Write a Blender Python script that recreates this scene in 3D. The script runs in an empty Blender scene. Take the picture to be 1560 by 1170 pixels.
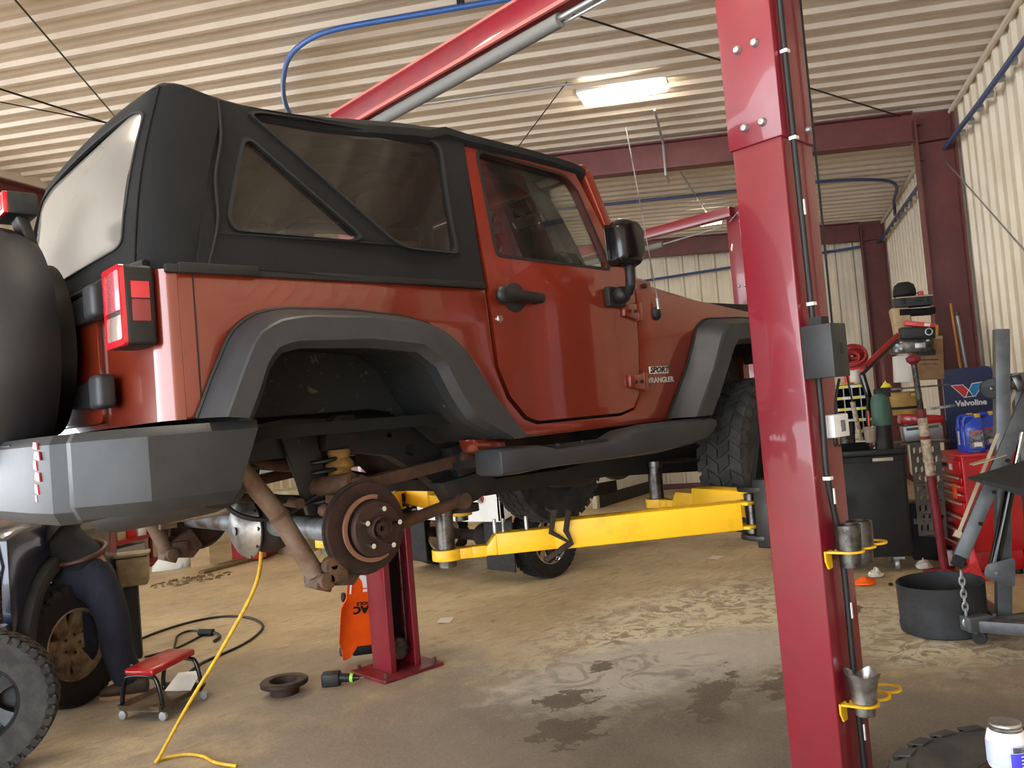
import bpy, bmesh, math, random
from mathutils import Vector, Matrix
from mathutils.geometry import tessellate_polygon

random.seed(7)
SC = bpy.context.scene
COL = SC.collection
R = math.radians
PI = math.pi

# ------------------------------------------------------------------ camera, sky, exposure
YAW, ROLL, PITCH, FPX, CAMZ = R(47.1), R(4.85), R(2.06), 1278.0, 1.67
_d = Vector((math.cos(YAW), math.sin(YAW), 0)); _r = Vector((math.sin(YAW), -math.cos(YAW), 0)); _u = Vector((0, 0, 1))
_f = _d * math.cos(PITCH) + _u * math.sin(PITCH)
_u0 = -_d * math.sin(PITCH) + _u * math.cos(PITCH)
_cr = _r * math.cos(ROLL) - _u0 * math.sin(ROLL)
_cu = _r * math.sin(ROLL) + _u0 * math.cos(ROLL)
cam_data = bpy.data.cameras.new('camera')
cam_data.sensor_width = 36.0
cam_data.sensor_fit = 'HORIZONTAL'
cam_data.lens = 36.0 * FPX / 1560.0
cam_data.clip_end = 200
cam = bpy.data.objects.new('camera', cam_data)
COL.objects.link(cam)
cam.matrix_world = Matrix(((_cr.x, _cu.x, -_f.x, 0), (_cr.y, _cu.y, -_f.y, 0), (_cr.z, _cu.z, -_f.z, CAMZ), (0, 0, 0, 1)))
SC.camera = cam

world = bpy.data.worlds.new('sky')
SC.world = world
world.use_nodes = True
_bg = world.node_tree.nodes['Background']
_bg.inputs['Color'].default_value = (0.86, 0.93, 1.0, 1)
_bg.inputs['Strength'].default_value = 5.0

SC.view_settings.view_transform = 'Standard'
SC.view_settings.look = 'None'
SC.view_settings.gamma = 1.0
SC.view_settings.use_curve_mapping = False
SC.view_settings.exposure = 0.9
SC.cycles.max_bounces = 8
SC.cycles.diffuse_bounces = 4
SC.cycles.glossy_bounces = 3
SC.cycles.transparent_max_bounces = 12
SC.cycles.sample_clamp_indirect = 6.0
SC.cycles.caustics_reflective = False
SC.cycles.caustics_refractive = False

# building frame: a runs along the right-hand wall (away), b runs from that wall into the shop
BA = R(29.65)
E1 = Vector((math.cos(BA), math.sin(BA), 0)); E2 = Vector((-math.sin(BA), math.cos(BA), 0)); W0 = Vector((9.42, 3.08, 0))
def bw(a, b, z=0.0):
    return W0 + E1 * a + E2 * b + Vector((0, 0, z))

# ------------------------------------------------------------------ materials
def lin(h):
    h = h.lstrip('#')
    c = [int(h[i:i + 2], 16) / 255 for i in (0, 2, 4)]
    return tuple((x / 12.92 if x <= .04045 else ((x + .055) / 1.055) ** 2.4) for x in c) + (1.0,)

def N(nt, typ, loc=None, **kw):
    n = nt.nodes.new(typ)
    for k, v in kw.items():
        setattr(n, k, v)
    return n

def mat(name, col, rough=.5, metal=0.0, coat=0.0, col2=None, scale=6.0, amt=(.42, .62), detail=6.0, bump=0.0, bscale=60.0, rvar=0.0, spec=.5, emit=0.0, stretch=None, space='Object', flake=0.0):
    m = bpy.data.materials.new(name)
    m.use_nodes = True
    nt = m.node_tree
    p = nt.nodes['Principled BSDF']
    p.inputs['Base Color'].default_value = lin(col)
    p.inputs['Roughness'].default_value = rough
    p.inputs['Metallic'].default_value = metal
    p.inputs['Specular IOR Level'].default_value = spec
    if coat:
        p.inputs['Coat Weight'].default_value = coat
        p.inputs['Coat Roughness'].default_value = .05
    if emit:
        p.inputs['Emission Color'].default_value = lin(col)
        p.inputs['Emission Strength'].default_value = emit
    tc = N(nt, 'ShaderNodeTexCoord')
    vec = tc.outputs[space]
    if stretch:
        mp = N(nt, 'ShaderNodeMapping')
        mp.inputs['Scale'].default_value = stretch
        nt.links.new(vec, mp.inputs['Vector'])
        vec = mp.outputs['Vector']
    if col2 or rvar:
        nz = N(nt, 'ShaderNodeTexNoise')
        nz.inputs['Scale'].default_value = scale
        nz.inputs['Detail'].default_value = detail
        nz.inputs['Roughness'].default_value = .62
        nt.links.new(vec, nz.inputs['Vector'])
        rp = N(nt, 'ShaderNodeMapRange')
        rp.inputs['From Min'].default_value = amt[0]
        rp.inputs['From Max'].default_value = amt[1]
        nt.links.new(nz.outputs['Fac'], rp.inputs['Value'])
        if col2:
            mx = N(nt, 'ShaderNodeMix', data_type='RGBA')
            mx.inputs['A'].default_value = lin(col)
            mx.inputs['B'].default_value = lin(col2)
            nt.links.new(rp.outputs['Result'], mx.inputs['Factor'])
            nt.links.new(mx.outputs['Result'], p.inputs['Base Color'])
        if rvar:
            mr = N(nt, 'ShaderNodeMapRange')
            mr.inputs['To Min'].default_value = rough
            mr.inputs['To Max'].default_value = min(1, rough + rvar)
            nt.links.new(rp.outputs['Result'], mr.inputs['Value'])
            nt.links.new(mr.outputs['Result'], p.inputs['Roughness'])
    if bump:
        nb = N(nt, 'ShaderNodeTexNoise')
        nb.inputs['Scale'].default_value = bscale
        nb.inputs['Detail'].default_value = 4
        nt.links.new(vec, nb.inputs['Vector'])
        bp = N(nt, 'ShaderNodeBump')
        bp.inputs['Strength'].default_value = bump
        bp.inputs['Distance'].default_value = .01
        nt.links.new(nb.outputs['Fac'], bp.inputs['Height'])
        nt.links.new(bp.outputs['Normal'], p.inputs['Normal'])
    return m

def glass(name, col, clear=.6, rough=.03, haze=0.0, hazecol='#a09a90'):
    """thin pane: part of the light passes straight through, the rest is a glossy / hazy film"""
    m = bpy.data.materials.new(name)
    m.use_nodes = True
    nt = m.node_tree
    nt.nodes.remove(nt.nodes['Principled BSDF'])
    out = nt.nodes['Material Output']
    tr = N(nt, 'ShaderNodeBsdfTransparent'); tr.inputs['Color'].default_value = lin(col)
    gl = N(nt, 'ShaderNodeBsdfGlossy'); gl.inputs['Roughness'].default_value = rough
    df = N(nt, 'ShaderNodeBsdfDiffuse'); df.inputs['Color'].default_value = lin(hazecol)
    fr = N(nt, 'ShaderNodeFresnel'); fr.inputs['IOR'].default_value = 1.5
    m1 = N(nt, 'ShaderNodeMixShader'); m1.inputs['Fac'].default_value = haze
    nt.links.new(tr.outputs[0], m1.inputs[1]); nt.links.new(df.outputs[0], m1.inputs[2])
    m2 = N(nt, 'ShaderNodeMixShader')
    ad = N(nt, 'ShaderNodeMath', operation='ADD'); ad.inputs[1].default_value = .04; ad.use_clamp = True
    nt.links.new(fr.outputs[0], ad.inputs[0]); nt.links.new(ad.outputs[0], m2.inputs['Fac'])
    nt.links.new(m1.outputs[0], m2.inputs[1]); nt.links.new(gl.outputs[0], m2.inputs[2])
    nt.links.new(m2.outputs[0], out.inputs['Surface'])
    return m

def lamp_mat(name, col, strength):
    m = bpy.data.materials.new(name)
    m.use_nodes = True
    nt = m.node_tree
    p = nt.nodes['Principled BSDF']
    p.inputs['Base Color'].default_value = (.8, .8, .8, 1)
    p.inputs['Emission Color'].default_value = lin(col)
    p.inputs['Emission Strength'].default_value = strength
    return m

M = {
 'paint': mat('orange_red_paint', '#762815', .28, .2, 1.0, col2='#6e2413', scale=3),
 'paint_dark': mat('seam_dark', '#1a0c0a', .7),
 'softtop': mat('black_canvas', '#0e0e0f', .9, bump=.25, bscale=220, col2='#131314', scale=4, spec=.3),
 'seam': mat('canvas_seam', '#1f1f20', .8, spec=.3),
 'plastic': mat('grey_plastic', '#26282b', .5, col2='#2d2f32', scale=9, bump=.08, bscale=300),
 'plastic_dirty': mat('dirty_black_plastic', '#151515', .75, col2='#6b5f50', scale=26, amt=(.62, .74), bump=.3, bscale=90),
 'black': mat('black_plastic', '#0d0d0e', .5, rvar=.2),
 'gloss_black': mat('gloss_black', '#101012', .15),
 'rubber': mat('tyre_rubber', '#131314', .8, col2='#1d1c1b', scale=14, bump=.15, bscale=120),
 'rubber_grey': mat('dusty_tyre_rubber', '#252526', .8, col2='#3a3835', scale=10, bump=.15, bscale=120),
 'cloth_dark': mat('spare_cover_vinyl', '#1a1a1d', .6, col2='#212124', scale=3, bump=.3, bscale=9),
 'rust': mat('rusty_steel', '#48352a', .75, .2, col2='#5f412c', scale=14, bump=.3, bscale=80),
 'rust_dark': mat('dark_rusty_steel', '#1a1512', .8, .1, col2='#33231a', scale=12, bump=.3, bscale=80),
 'rotor': mat('rusted_rotor', '#3a231b', .65, .35, col2='#281a15', scale=16, bump=.15, bscale=120),
 'rotor_edge': mat('worn_rotor_band', '#8a6250', .5, .4),
 'frame': mat('frame_black', '#131415', .6, col2='#241b16', scale=9, amt=(.5, .7)),
 'axle': mat('axle_steel', '#7a8084', .5, .4, col2='#4b3a30', scale=9),
 'diffcov': mat('diff_cover_steel', '#a09a92', .38, .75, col2='#4e4a48', scale=5),
 'shock': mat('rusty_shock', '#6d5b4c', .6, .3, col2='#5a3f30', scale=11),
 'chrome': mat('chrome', '#d8d8d8', .15, 1.0),
 'steel': mat('bare_steel', '#b5b4b2', .35, .9, col2='#6f6a66', scale=10),
 'dark_steel': mat('dark_oily_steel', '#5f5c59', .32, .85, col2='#34312f', scale=18),
 'ochre': mat('ochre_bump_stop', '#8d6a2d', .7, col2='#6e4d22', scale=20),
 'lift': mat('lift_crimson', '#7d1726', .33, 0, .5, col2='#731724', scale=2.5, rvar=.12),
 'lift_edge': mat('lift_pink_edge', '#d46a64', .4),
 'lift_dark': mat('carriage_black', '#111112', .4, rvar=.2),
 'yellow': mat('arm_yellow', '#eab61c', .42, col2='#d29a14', scale=7, amt=(.55, .75)),
 'steel_red': mat('oxide_red_steel', '#68312e', .55, col2='#5a2a28', scale=3),
 'cream': mat('cream_panel', '#d9cdb8', .5, col2='#cfc2ab', scale=2),
 'ceil': mat('ceiling_panel', '#cdbfae', .42, col2='#c4b5a3', scale=1.5),
 'trim': mat('cream_trim', '#cfc3b0', .5),
 'white': mat('white_paint', '#e4e5e6', .4, col2='#dcdddc', scale=5),
 'white_dirty': mat('dirty_white', '#d7d4cc', .6, col2='#9a7c58', scale=12, amt=(.58, .72)),
 'blue_hose': mat('blue_air_line', '#2d5a9c', .4),
 'blue_navy': mat('navy_wall_line', '#3c4d78', .5),
 'cable': mat('black_cable', '#141414', .55),
 'grey_bar': mat('grey_foam_bar', '#6d6c69', .7),
 'tube': lamp_mat('lit_tube', '#fff3dc', 26.0),
 'tube_far': lamp_mat('lit_tube_far', '#fff0d0', 26.0),
 'red_lens': mat('red_lens', '#c3152a', .12, 0, 1.0),
 'red_lens_dark': mat('dark_red_lens', '#7d0c1c', .15, 0, 1.0),
 'pink_lens': mat('pale_lens', '#b8565f', .12, 0, 1.0),
 'clear_lens': mat('clear_lens', '#a89890', .1, 0, 1.0),
 'pane': glass('door_pane', '#fafcf6', rough=.02, haze=.02, hazecol='#b8c4b0'),
 'vinyl': glass('side_vinyl', '#b9b0a8', rough=.08, haze=.14, hazecol='#5d5650'),
 'vinyl_rear': glass('hazy_reflecting_rear_vinyl', '#8d8a84', rough=.12, haze=.82, hazecol='#86827a'),  # pale haze also stands for daylight and ceiling reflected in the vinyl
 'clear_plastic': glass('clear_plastic', '#e6e2da', rough=.1, haze=.3, hazecol='#d8d0c4'),
 'mirror': mat('mirror', '#cfd4d6', .03, 1.0),
 'badge': mat('badge_silver', '#cfcac4', .35, .5),
 'badge_dark': mat('badge_black', '#161314', .5),
 'orange': mat('orange_plastic', '#ef5a12', .4, col2='#e04e10', scale=5),
 'navy': mat('navy_denim', '#161b2a', .85, col2='#1e2435', scale=14, bump=.35, bscale=40),
 'shirt': mat('black_work_shirt', '#0f0f12', .85, col2='#16161a', scale=8, bump=.3, bscale=20),
 'belt': mat('brown_belt', '#38170f', .5, col2='#54281b', scale=9),
 'skin': mat('skin', '#b07c62', .6),
 'hair': mat('dark_hair', '#1b1512', .7),
 'boot': mat('tan_boot', '#4a3a2c', .75, col2='#33281f', scale=10),
 'truck': mat('dark_blue_truck', '#161c33', .3, .2, .8, col2='#1d2339', scale=4),
 'alloy': mat('dirty_alloy', '#a8937a', .45, .4, col2='#6b5846', scale=9),
 'alloy_dark': mat('grey_alloy', '#2e2f31', .45, .5, col2='#232425', scale=9),
 'tan': mat('tan_plastic', '#a69a80', .55, col2='#8d8067', scale=9),
 'red_toolbox': mat('red_enamel', '#c3161f', .3, 0, .5, col2='#b0121b', scale=5),
 'red_dull': mat('dull_red', '#9a2020', .55, col2='#7d1a1a', scale=7),
 'card': mat('cardboard', '#8f6d4c', .85, col2='#7d5d40', scale=8),
 'card_lt': mat('pale_cardboard', '#b09878', .85, col2='#a08868', scale=8),
 'paper': mat('white_paper', '#e2ddd2', .8),
 'hoist': mat('hoist_grey', '#626568', .42, .3, col2='#525457', scale=8),
 'hoist_edge': mat('hoist_worn_edge', '#b5a78f', .5, .3),
 'blue_jug': mat('blue_jug', '#2449c4', .32, 0, .3),
 'jug_cap': mat('yellow_cap', '#d8a82c', .5),
 'label_grey': mat('label_grey', '#8b8b8d', .6, col2='#3a3a40', scale=40),
 'sign_navy': mat('sign_navy', '#1d2a55', .35),
 'sign_blue': mat('sign_blue', '#2289c4', .35),
 'sign_red': mat('sign_red', '#d23338', .35),
 'white_ink': mat('white_ink', '#ececec', .5),
 'black_ink': mat('black_ink', '#171413', .5),
 'green_tank': mat('green_tank', '#3f6356', .5, col2='#456a5c', scale=6),
 'cooler': mat('ochre_tub', '#c9a55a', .55, col2='#a98747', scale=7),
 'yellow_label': mat('yellow_label', '#e8dc3a', .6),
 'orange_drink': mat('orange_drink', '#cf6a28', .5),
 'orange_rag': mat('orange_rag', '#ff6a10', .7),
 'rag': mat('white_rag', '#d8d2c6', .85, bump=.4, bscale=30),
 'wood': mat('weathered_board', '#7a6544', .8, col2='#5f4d33', scale=12, stretch=(1, 8, 1)),
 'broom': mat('varnished_handle', '#b87d3a', .5),
 'galv': mat('galvanised', '#a7a9aa', .4, .7),
 'hose_yellow': mat('yellow_air_hose', '#d6a92a', .5, col2='#bd9226', scale=30),
 'seat_red': mat('red_vinyl', '#a8141c', .3, 0, .4),
 'tray': mat('tray_steel', '#7c6a56', .45, .5, col2='#5d4c3d', scale=9),
 'mat_grey': mat('grey_rubber_mat', '#54504a', .8, col2='#45413c', scale=9),
 'mud': mat('mud_flap', '#232426', .7, col2='#303134', scale=8),
 'sack': mat('printed_sack', '#dcdcd8', .7, col2='#9aa6cc', scale=16, amt=(.60, .66), stretch=(1, 1, .4)),
 'jar': mat('white_jar', '#e2ddd8', .4),
 'jar_label': mat('pale_blue_label', '#b9bde0', .5),
 'jar_blue': mat('violet_blue_label', '#4b45c8', .5),
 'seat_cloth': mat('seat_cloth', '#26262a', .9, col2='#36363a', scale=20),
 'interior': mat('interior_black', '#0a0a0b', .85, spec=.3),
 'tape': mat('wrapped_tape', '#c6b9a3', .7, col2='#8f7d66', scale=30),
 'red_worn': mat('worn_red_pole', '#7f1c26', .5, col2='#5f1a1f', scale=9),
 'lime': mat('lime_ring', '#93d33c', .5),
 'sawdust': mat('floor_sweepings', '#5d4a35', .95, col2='#8c7655', scale=40),
}

# ------------------------------------------------------------------ mesh building
def frame_of(d):
    d = Vector(d).normalized()
    a = Vector((0, 0, 1)) if abs(d.z) < .9 else Vector((1, 0, 0))
    x = d.cross(a).normalized()
    return x, d.cross(x).normalized(), d

def rotm(rx=0, ry=0, rz=0):
    return Matrix.Rotation(rz, 3, 'Z') @ Matrix.Rotation(ry, 3, 'Y') @ Matrix.Rotation(rx, 3, 'X')

ORG = {}
class MB:
    def __init__(self):
        self.v = []; self.f = []
    def add(self, vs, fs):
        b = len(self.v)
        self.v += [Vector(x) for x in vs]
        self.f += [tuple(b + i for i in f) for f in fs]
        return self
    def box(self, c, s, rot=None):
        h = [x / 2 for x in s]; vs = []
        for z in (-1, 1):
            for x, y in ((-1, -1), (1, -1), (1, 1), (-1, 1)):
                p = Vector((x * h[0], y * h[1], z * h[2]))
                if rot is not None: p = rot @ p
                vs.append(Vector(c) + p)
        return self.add(vs, [(3, 2, 1, 0), (4, 5, 6, 7), (0, 1, 5, 4), (1, 2, 6, 5), (2, 3, 7, 6), (3, 0, 4, 7)])
    def bar(self, p0, p1, w, h, up=(0, 0, 1)):
        p0 = Vector(p0); p1 = Vector(p1); d = (p1 - p0).normalized()
        s = d.cross(Vector(up)).normalized(); u = s.cross(d)
        vs = []
        for p in (p0, p1):
            for a, b in ((-1, -1), (1, -1), (1, 1), (-1, 1)):
                vs.append(p + s * (a * w / 2) + u * (b * h / 2))
        return self.add(vs, [(0, 1, 2, 3), (7, 6, 5, 4), (0, 4, 5, 1), (1, 5, 6, 2), (2, 6, 7, 3), (3, 7, 4, 0)])
    def loft(self, rings, closed=True, caps=True, loop=False):
        n = len(rings[0]); vs = [p for r in rings for p in r]; fs = []
        m = len(rings)
        for i in range(m if loop else m - 1):
            j = (i + 1) % m
            for k in range(n if closed else n - 1):
                l = (k + 1) % n
                fs.append((i * n + k, i * n + l, j * n + l, j * n + k))
        if caps and closed and not loop:
            fs.append(tuple(range(n - 1, -1, -1))); fs.append(tuple((m - 1) * n + k for k in range(n)))
        return self.add(vs, fs)
    def tube(self, pts, r, n=10, closed=False, caps=True):
        pts = [Vector(p) for p in pts]; m = len(pts)
        rr = r if isinstance(r, (list, tuple)) else [r] * m
        rings = []; x = None
        for i, p in enumerate(pts):
            if closed: t = pts[(i + 1) % m] - pts[i - 1]
            else: t = pts[min(i + 1, m - 1)] - pts[max(i - 1, 0)]
            t.normalize()
            if x is None: x = frame_of(t)[0]
            else:
                x = x - t * x.dot(t)
                x = x.normalized() if x.length > 1e-6 else frame_of(t)[0]
            y = t.cross(x)
            rings.append([p + (x * math.cos(a) + y * math.sin(a)) * rr[i] for a in [2 * PI * k / n for k in range(n)]])
        return self.loft(rings, True, caps and not closed, closed)
    def cyl(self, p0, p1, r0, r1=None, n=20):
        return self.tube([p0, p1], [r0, r0 if r1 is None else r1], n)
    def lathe(self, prof, o=(0, 0, 0), axis=(0, 0, 1), n=32, loop=False, caps=True):
        x, y, d = frame_of(axis); o = Vector(o)
        rings = [[o + d * h + (x * math.cos(a) + y * math.sin(a)) * max(r, 1e-4) for a in [2 * PI * k / n for k in range(n)]] for r, h in prof]
        return self.loft(rings, True, caps, loop)
    def ball(self, c, r, n=16, m=10, rot=None):
        r = r if isinstance(r, (list, tuple)) else (r, r, r)
        rings = []
        for i in range(m + 1):
            t = PI * i / m
            ring = []
            for k in range(n):
                a = 2 * PI * k / n
                p = Vector((max(math.sin(t), .01) * math.cos(a) * r[0], max(math.sin(t), .01) * math.sin(a) * r[1], -math.cos(t) * r[2]))
                if rot is not None: p = rot @ p
                ring.append(Vector(c) + p)
            rings.append(ring)
        return self.loft(rings)
    def prism(self, poly, fn, d):
        """poly of (u,v); fn(u,v)->Vector front point; d extrusion vector"""
        d = Vector(d); n = len(poly)
        a = [Vector(fn(*p)) for p in poly]; b = [p + d for p in a]
        fs = [(i, (i + 1) % n, n + (i + 1) % n, n + i) for i in range(n)]
        tris = tessellate_polygon([[Vector((p[0], p[1], 0)) for p in poly]])
        fs += [tuple(t) for t in tris] + [tuple(n + i for i in reversed(t)) for t in tris]
        return self.add(a + b, fs)
    def plate(self, outer, holes, fn, d, sub=None):
        """outline with holes; fn maps (u,v) to a point, d is the thickness vector or fn"""
        loops = [outer] + list(holes)
        if sub:
            loops = [densify(l, sub) for l in loops]
        flat = [p for l in loops for p in l]; n = len(flat)
        a = [Vector(fn(*p)) for p in flat]
        b = [p + Vector(d(*q) if callable(d) else d) for p, q in zip(a, flat)]
        tris = tessellate_polygon([[Vector((p[0], p[1], 0)) for p in l] for l in loops])
        fs = [tuple(t) for t in tris] + [tuple(n + i for i in reversed(t)) for t in tris]
        o = 0
        for l in loops:
            k = len(l)
            fs += [(o + i, o + (i + 1) % k, n + o + (i + 1) % k, n + o + i) for i in range(k)]
            o += k
        return self.add(a + b, fs)
    def film(self, outer, fn, sub=None):
        """single-layer pane"""
        l = densify(outer, sub) if sub else outer
        t = tessellate_polygon([[Vector((p[0], p[1], 0)) for p in l]])
        return self.add([fn(*p) for p in l], [tuple(x) for x in t])
    def shift(self, v):
        v = Vector(v); self.v = [p + v for p in self.v]; return self
    def turn(self, m, c=(0, 0, 0)):
        c = Vector(c); self.v = [m @ (p - c) + c for p in self.v]; return self
    def mirror_y(self):
        self.v = [Vector((p.x, -p.y, p.z)) for p in self.v]; self.f = [tuple(reversed(f)) for f in self.f]; return self
    def build(self, name, m, parent=None, bevel=0.0, seg=2, smooth=True, ang=38, label=None, subd=0, merge=True):
        me = bpy.data.meshes.new(name)
        bm = bmesh.new()
        o = ORG.get(parent.name, Vector((0, 0, 0))) if parent is not None else Vector((0, 0, 0))
        for p in self.v: bm.verts.new(p - o)
        bm.verts.ensure_lookup_table()
        for f in self.f:
            if len(set(f)) < 3: continue
            try: bm.faces.new([bm.verts[i] for i in f])
            except ValueError: pass
        if merge: bmesh.ops.remove_doubles(bm, verts=bm.verts, dist=1e-5)
        bmesh.ops.recalc_face_normals(bm, faces=bm.faces)
        if bevel:
            es = [e for e in bm.edges if len(e.link_faces) == 2 and e.calc_face_angle(0) > R(30)]
            bmesh.ops.bevel(bm, geom=es, offset=bevel, offset_type='OFFSET', segments=seg, profile=.5, affect='EDGES', clamp_overlap=True)
        if smooth:
            for f in bm.faces: f.smooth = True
            for e in bm.edges:
                if len(e.link_faces) != 2 or e.calc_face_angle(0) > R(ang): e.smooth = False
        bm.to_mesh(me); bm.free()
        me.materials.append(M[m] if isinstance(m, str) else m)
        ob = bpy.data.objects.new(name, me)
        COL.objects.link(ob)
        if parent is not None: ob.parent = parent
        ORG[ob.name] = o.copy()
        if subd:
            md = ob.modifiers.new('subd', 'SUBSURF'); md.levels = subd; md.render_levels = subd
        if label: ob['label'] = label
        return ob

def densify(l, s):
    out = []
    for i in range(len(l)):
        a = Vector((l[i][0], l[i][1])); b = Vector((l[(i + 1) % len(l)][0], l[(i + 1) % len(l)][1]))
        k = max(1, int((b - a).length / s))
        out += [tuple(a.lerp(b, j / k)) for j in range(k)]
    return out

def annulus(outer, inner, fn, d, m=6, n=96):
    """curved skin between two outlines in (u,v), with loops in between so that it follows fn"""
    c = Vector((sum(p[0] for p in inner) / len(inner), sum(p[1] for p in inner) / len(inner)))
    def hit(poly, a):
        dr = Vector((math.cos(a), math.sin(a))); best = None
        for i in range(len(poly)):
            p = Vector(poly[i]) - c; q = Vector(poly[(i + 1) % len(poly)]) - c; e = q - p
            den = dr.x * e.y - dr.y * e.x
            if abs(den) < 1e-12: continue
            t = (p.x * e.y - p.y * e.x) / den; s = (p.x * dr.y - p.y * dr.x) / den
            if t > 0 and -1e-5 <= s <= 1 + 1e-5 and (best is None or t > best): best = t
        return c + dr * best
    an = sorted([2 * PI * k / n for k in range(n)] + [math.atan2(p[1] - c.y, p[0] - c.x) % (2 * PI) for p in list(outer) + list(inner)])
    an = [a for i, a in enumerate(an) if i == 0 or a - an[i - 1] > 1e-4]
    O = [hit(outer, a) for a in an]; I = [hit(inner, a) for a in an]; k = len(an)
    rings = [[Vector(fn(*(O[j].lerp(I[j], i / m)))) for j in range(k)] for i in range(m + 1)]
    back = [[p + Vector(d) for p in r] for r in rings]
    mb = MB().loft(rings, caps=False); mb.loft(back, caps=False)
    mb.loft([rings[0], back[0]], caps=False); mb.loft([rings[-1], back[-1]], caps=False)
    return mb

def disc(poly, fn, d, m=6):
    """curved pane filling an outline"""
    c = Vector((sum(p[0] for p in poly) / len(poly), sum(p[1] for p in poly) / len(poly)))
    rings = [[Vector(fn(*(c.lerp(Vector(p), i / m)))) for p in poly] for i in range(m, -1, -1)]
    return MB().loft(rings, caps=False)

def resample(pts, n):
    pts = [Vector(p) for p in pts]
    L = [0]
    for a, b in zip(pts, pts[1:]): L.append(L[-1] + (b - a).length)
    out = []
    for k in range(n):
        t = L[-1] * k / (n - 1); i = 0
        while i < len(L) - 2 and L[i + 1] < t: i += 1
        f = (t - L[i]) / max(L[i + 1] - L[i], 1e-9)
        out.append(pts[i].lerp(pts[i + 1], f))
    return out

def smoothpath(pts, n=8):
    P = [Vector(p) for p in pts]; out = []
    for i in range(len(P) - 1):
        a, b, c, d = P[max(i - 1, 0)], P[i], P[i + 1], P[min(i + 2, len(P) - 1)]
        for k in range(n):
            t = k / n
            out.append(.5 * ((2 * b) + (c - a) * t + (2 * a - 5 * b + 4 * c - d) * t * t + (3 * b - a - 3 * c + d) * t ** 3))
    out.append(P[-1])
    return out

def roundpoly(pts, r, n=4):
    out = []; m = len(pts)
    for i in range(m):
        p = Vector(pts[i][:2]); a = Vector(pts[i - 1][:2]); b = Vector(pts[(i + 1) % m][:2])
        rr = pts[i][2] if len(pts[i]) > 2 else r
        da = (a - p); db = (b - p); k = min(rr, da.length * .45, db.length * .45)
        if k < 1e-4: out.append(tuple(p)); continue
        s = p + da.normalized() * k; e = p + db.normalized() * k
        for j in range(n + 1):
            t = j / n
            out.append(tuple(s * (1 - t) ** 2 + p * 2 * t * (1 - t) + e * t * t))
    return out

def thing(name, label, cat, loc=(0, 0, 0), group=None, rotz=0.0):
    o = bpy.data.objects.new(name, None)
    o.empty_display_size = .1
    COL.objects.link(o)
    o.location = loc
    o['label'] = label; o['category'] = cat
    if group: o['group'] = group
    ORG[o.name] = Vector(loc)
    return o

def tag(o, label, cat, group=None, kind=None):
    o['label'] = label; o['category'] = cat
    if group: o['group'] = group
    if kind: o['kind'] = kind
    return o

def struct(o):
    o['kind'] = 'structure'
    return o

def local(o, loc=(0, 0, 0)):
    """from now on meshes parented to o are given in o's own coordinates"""
    ORG[o.name] = Vector((0, 0, 0))
    return o

def dup(src, loc, rotz, label, group=None):
    r = src.copy(); COL.objects.link(r); r.location = loc; r.rotation_euler = (0, 0, rotz); r['label'] = label
    if group: r['group'] = group
    def rec(a, b):
        for ch in a.children:
            c = ch.copy(); COL.objects.link(c); c.parent = b
            rec(ch, c)
    rec(src, r)
    return r

def text(name, body, size, mtx, m, parent, extrude=.001, squeeze=1.0, shear=0.0, bold=0.0):
    cu = bpy.data.curves.new(name, 'FONT')
    cu.body = body; cu.size = size; cu.extrude = extrude; cu.align_x = 'CENTER'; cu.align_y = 'CENTER'; cu.shear = shear
    cu.offset = bold; cu.resolution_u = 3
    tmp = bpy.data.objects.new(name, cu)
    me = bpy.data.meshes.new_from_object(tmp)
    bpy.data.objects.remove(tmp); bpy.data.curves.remove(cu)
    me.name = name
    me.transform(mtx @ Matrix.Diagonal((squeeze, 1, 1, 1)))
    if parent is not None:
        me.transform(Matrix.Translation(-ORG.get(parent.name, Vector((0, 0, 0)))))
    me.materials.clear(); me.materials.append(M[m])
    ob = bpy.data.objects.new(name, me); COL.objects.link(ob)
    if parent is not None: ob.parent = parent
    ORG[ob.name] = ORG.get(parent.name, Vector((0, 0, 0))).copy() if parent is not None else Vector((0, 0, 0))
    return ob

def axes(o, x, y):
    """4x4 placing text: origin o, baseline along x, up along y"""
    x = Vector(x).normalized(); y = Vector(y).normalized(); z = x.cross(y)
    return Matrix(((x.x, y.x, z.x, o[0]), (x.y, y.y, z.y, o[1]), (x.z, y.z, z.z, o[2]), (0, 0, 0, 1)))

# ================================================================== THE BUILDING
def roof_z(b): return 4.5 + .06 * b if b <= 10.6 else 4.5 + .06 * 10.6 - .06 * (b - 10.6)

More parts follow.
